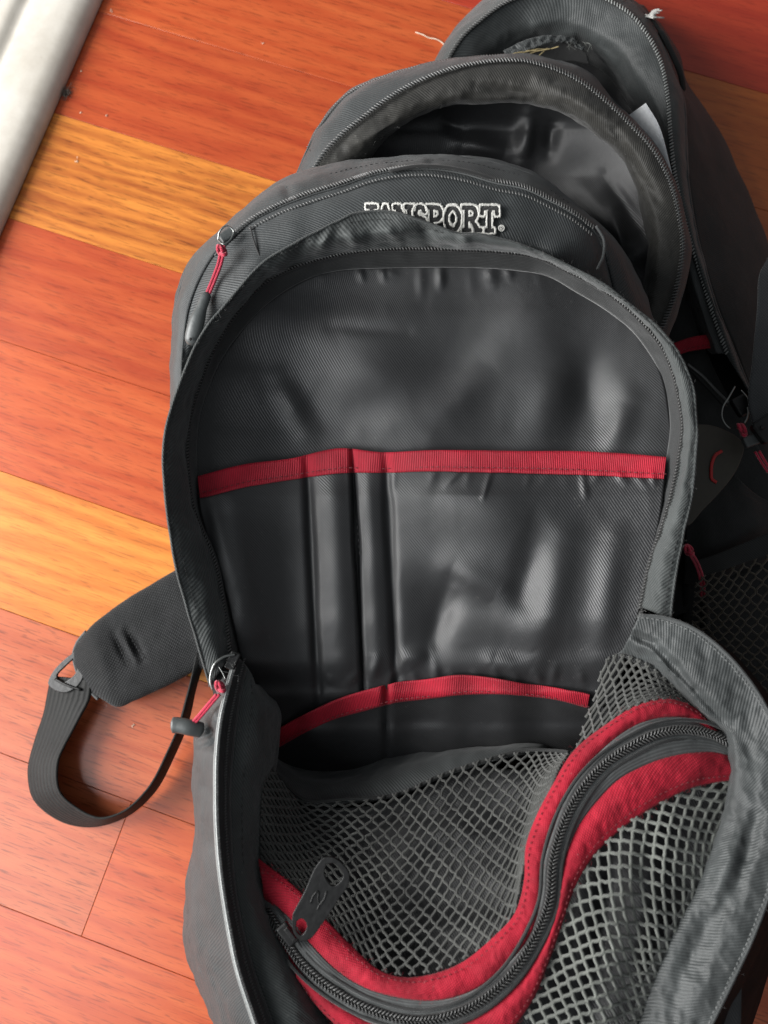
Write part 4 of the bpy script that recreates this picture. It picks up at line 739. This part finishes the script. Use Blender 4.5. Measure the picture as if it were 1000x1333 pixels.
we2 = [(120,885,2.4),(117,908,2.3),(106,930,2.2),(96,948,2.2),(75,994,2.4),(76,1028,2.6),(100,1053,2.8),(130,1066,3),(160,1058,3.1),(193,1028,3.1),(217,984,3.1),(234,944,3.2),(244,905,3.4),(256,850,3.6)]
web = cloth('adjuster_webbing', [we1,mid3(we1,we2,.5,.12),we2], M_WEB, strap, 200, 16, wr=((.4,20,142,0),), thick=1.5)
tg = outline_plate('strap_buckle', [(99,847),(84,858),(65,881),(62,890),(70,898),(84,902),(100,894),(110,876)], [[(95,858),(84,868),(74,881),(79,888),(90,884),(100,872)]], lambda x,y: 1.9+(x-62)*.01, 2.4, M_BLK, strap, .7)
tube('strap_buckle_bar', [(72,884,2.0),(88,892,2.2),(106,898,2.3)], 1.1, M_BLK, strap, 12, 8)

# fuzz of loose fibres along worn edges
def fuzz(pts, n, ln, m, parent, r=.035, sp=.8):
    w0 = np.asarray(pts,float); w0 = P(w0[:,0],w0[:,1],w0[:,2]); w = spl(w0, n*3); idx = rng.integers(0,len(w),n); ps = []
    for i in idx:
        b = w[i]+rng.normal(0,sp,3)/1000; d = rng.normal(0,1,3); d[2] = abs(d[2])*.6; d /= np.linalg.norm(d); l = ln*rng.uniform(.3,1.2)/1000
        ps.append(np.array([b, b+d*l*.5+rng.normal(0,.2,3)*l, b+d*l+rng.normal(0,.35,3)*l]))
    v,f,u = sweep(ps, r/1000, 3, cap=False); return link('fuzz', v, f, m, parent, uv=u, kind='stuff')
M_FUZZ = plain('fibre', (.16,.16,.155), .8)
fuzz(LO, 260, 2.2, M_FUZZ, rim); fuzz(RE, 120, 2.4, M_FUZZ, rr); fuzz(mid3(RUu,RUl,0,.15), 160, 2.0, M_REDF, netp, .07); fuzz(RDl, 160, 2.0, M_REDF, netp, .07); fuzz(mid3(RUl,RUl,0,.1), 120, 1.8, M_REDF, netp, .07)
fuzz([(x,y,z+.3) for x,y,z in OZ], 120, 2, M_FUZZ, org); fuzz(MZ, 160, 2, M_FUZZ, midc); fuzz([(x,y,z+.1) for x,y,z in ML], 160, 3.5, M_FUZZ, midc); fuzz(pe1, 90, 2, M_FUZZ, strap); fuzz(pe4, 90, 2, M_FUZZ, strap)
fuzz([(835,800,22.8),(833,797,22.9)], 12, 7, M_FUZZ, rr, .09); fuzz([(302,880,21),(306,856,20.5)], 14, 6, M_FUZZ, rim, .08)
# far end of the open flap, closing it beyond the bottom of the frame
cloth('flap_end', [[(352,1395,24.4),(480,1450,24.2),(640,1470,24),(780,1450,24.5),(895,1395,25)],[(300,1395,14),(450,1480,14),(640,1500,14),(800,1480,14),(930,1400,14)],[(370,1420,3),(480,1450,3),(640,1460,3),(800,1440,3),(900,1380,3)]], M_MATTE, shell, 60, 24, wr=((1.5,26,151,0),))

# ------------------------------------------------------------------ loose things
OFF = np.zeros(3)
q = np.array([[(816,152,12.8),(841,134,14.2)],[(840,192,12.8),(860,168,14.2)],[(870,240,12.6),(875,226,13.8)]],float)
pg = []
for t in np.linspace(0,1,12):
    a = spl(q[:,0],0,t=np.array([t*2]),knots=[0,1,2])[0]; b = spl(q[:,1],0,t=np.array([t*2]),knots=[0,1,2])[0]; 
    pg.append([P(*(a*(1-s)+b*s+np.array([-18*(1-s)*.0,0,.12*math.sin(s*3)]))) for s in np.linspace(-.8,1,8)])
paper = link('paper_label', np.array(pg), gridfaces(12,8), M_PAPER); sm = paper.modifiers.new('thickness','SOLIDIFY'); sm.thickness=.0003
paper['label'] = 'white paper sheet peeking out of the rear compartment beside the zipper'; paper['category'] = 'paper'
def fluff(name, px, py, r, n, m, label, cat, hr=.12, group=None):
    base = P(px,py,0); ps = []
    for i in range(n):
        s = rng.normal(0,1,(4,3)); s = np.cumsum(s*r/1000*.35,axis=0); s[:,2] = np.abs(s[:,2])*.6+.0003; ps.append(spl(base+s, 10))
    v,f,u = sweep(ps, hr/1000, 4); o = link(name, v, f, m); o['label'] = label; o['category'] = cat
    if group: o['group'] = group
    return o
fluff('dust_clump', 86, 122, 6, 60, plain('grey_fluff', (.10,.09,.075), .9), 'grey dust clump caught against the white moulding', 'dust')
M_LINT = plain('lint', (.75,.66,.52), .8)
th_ = tube('loose_thread', [(541,42,.06),(550,45,.15),(558,49,.1),(568,51,.15),(575,55,.1),(581,62,.06)], .4, M_LINT, None, 40, 5); th_['label'] = 'short cream thread lying on the floor left of the rear compartment'; th_['category'] = 'thread'
lints = [((174,944),1.3,6,'white speck of lint on the floor inside the strap loop'),((101,210),1.6,7,'pale crumb of lint on the golden plank near the moulding'),((106,147),1.2,5,'tiny speck of lint on the red plank below the dust clump'),((139,151),1.2,5,'tiny speck on the red plank, right of another speck'),
         ((145,14),1.3,5,'speck of lint in the top left beside the white moulding'),((106,93),1.1,5,'faint speck of lint just above the dust clump'),((342,57),1.1,5,'single speck on the red plank at upper centre')]
for (x,y),r,n,lb in lints: fluff('lint_speck', x, y, r, n, M_LINT, lb, 'lint', .16, 'specks of lint on the floor')
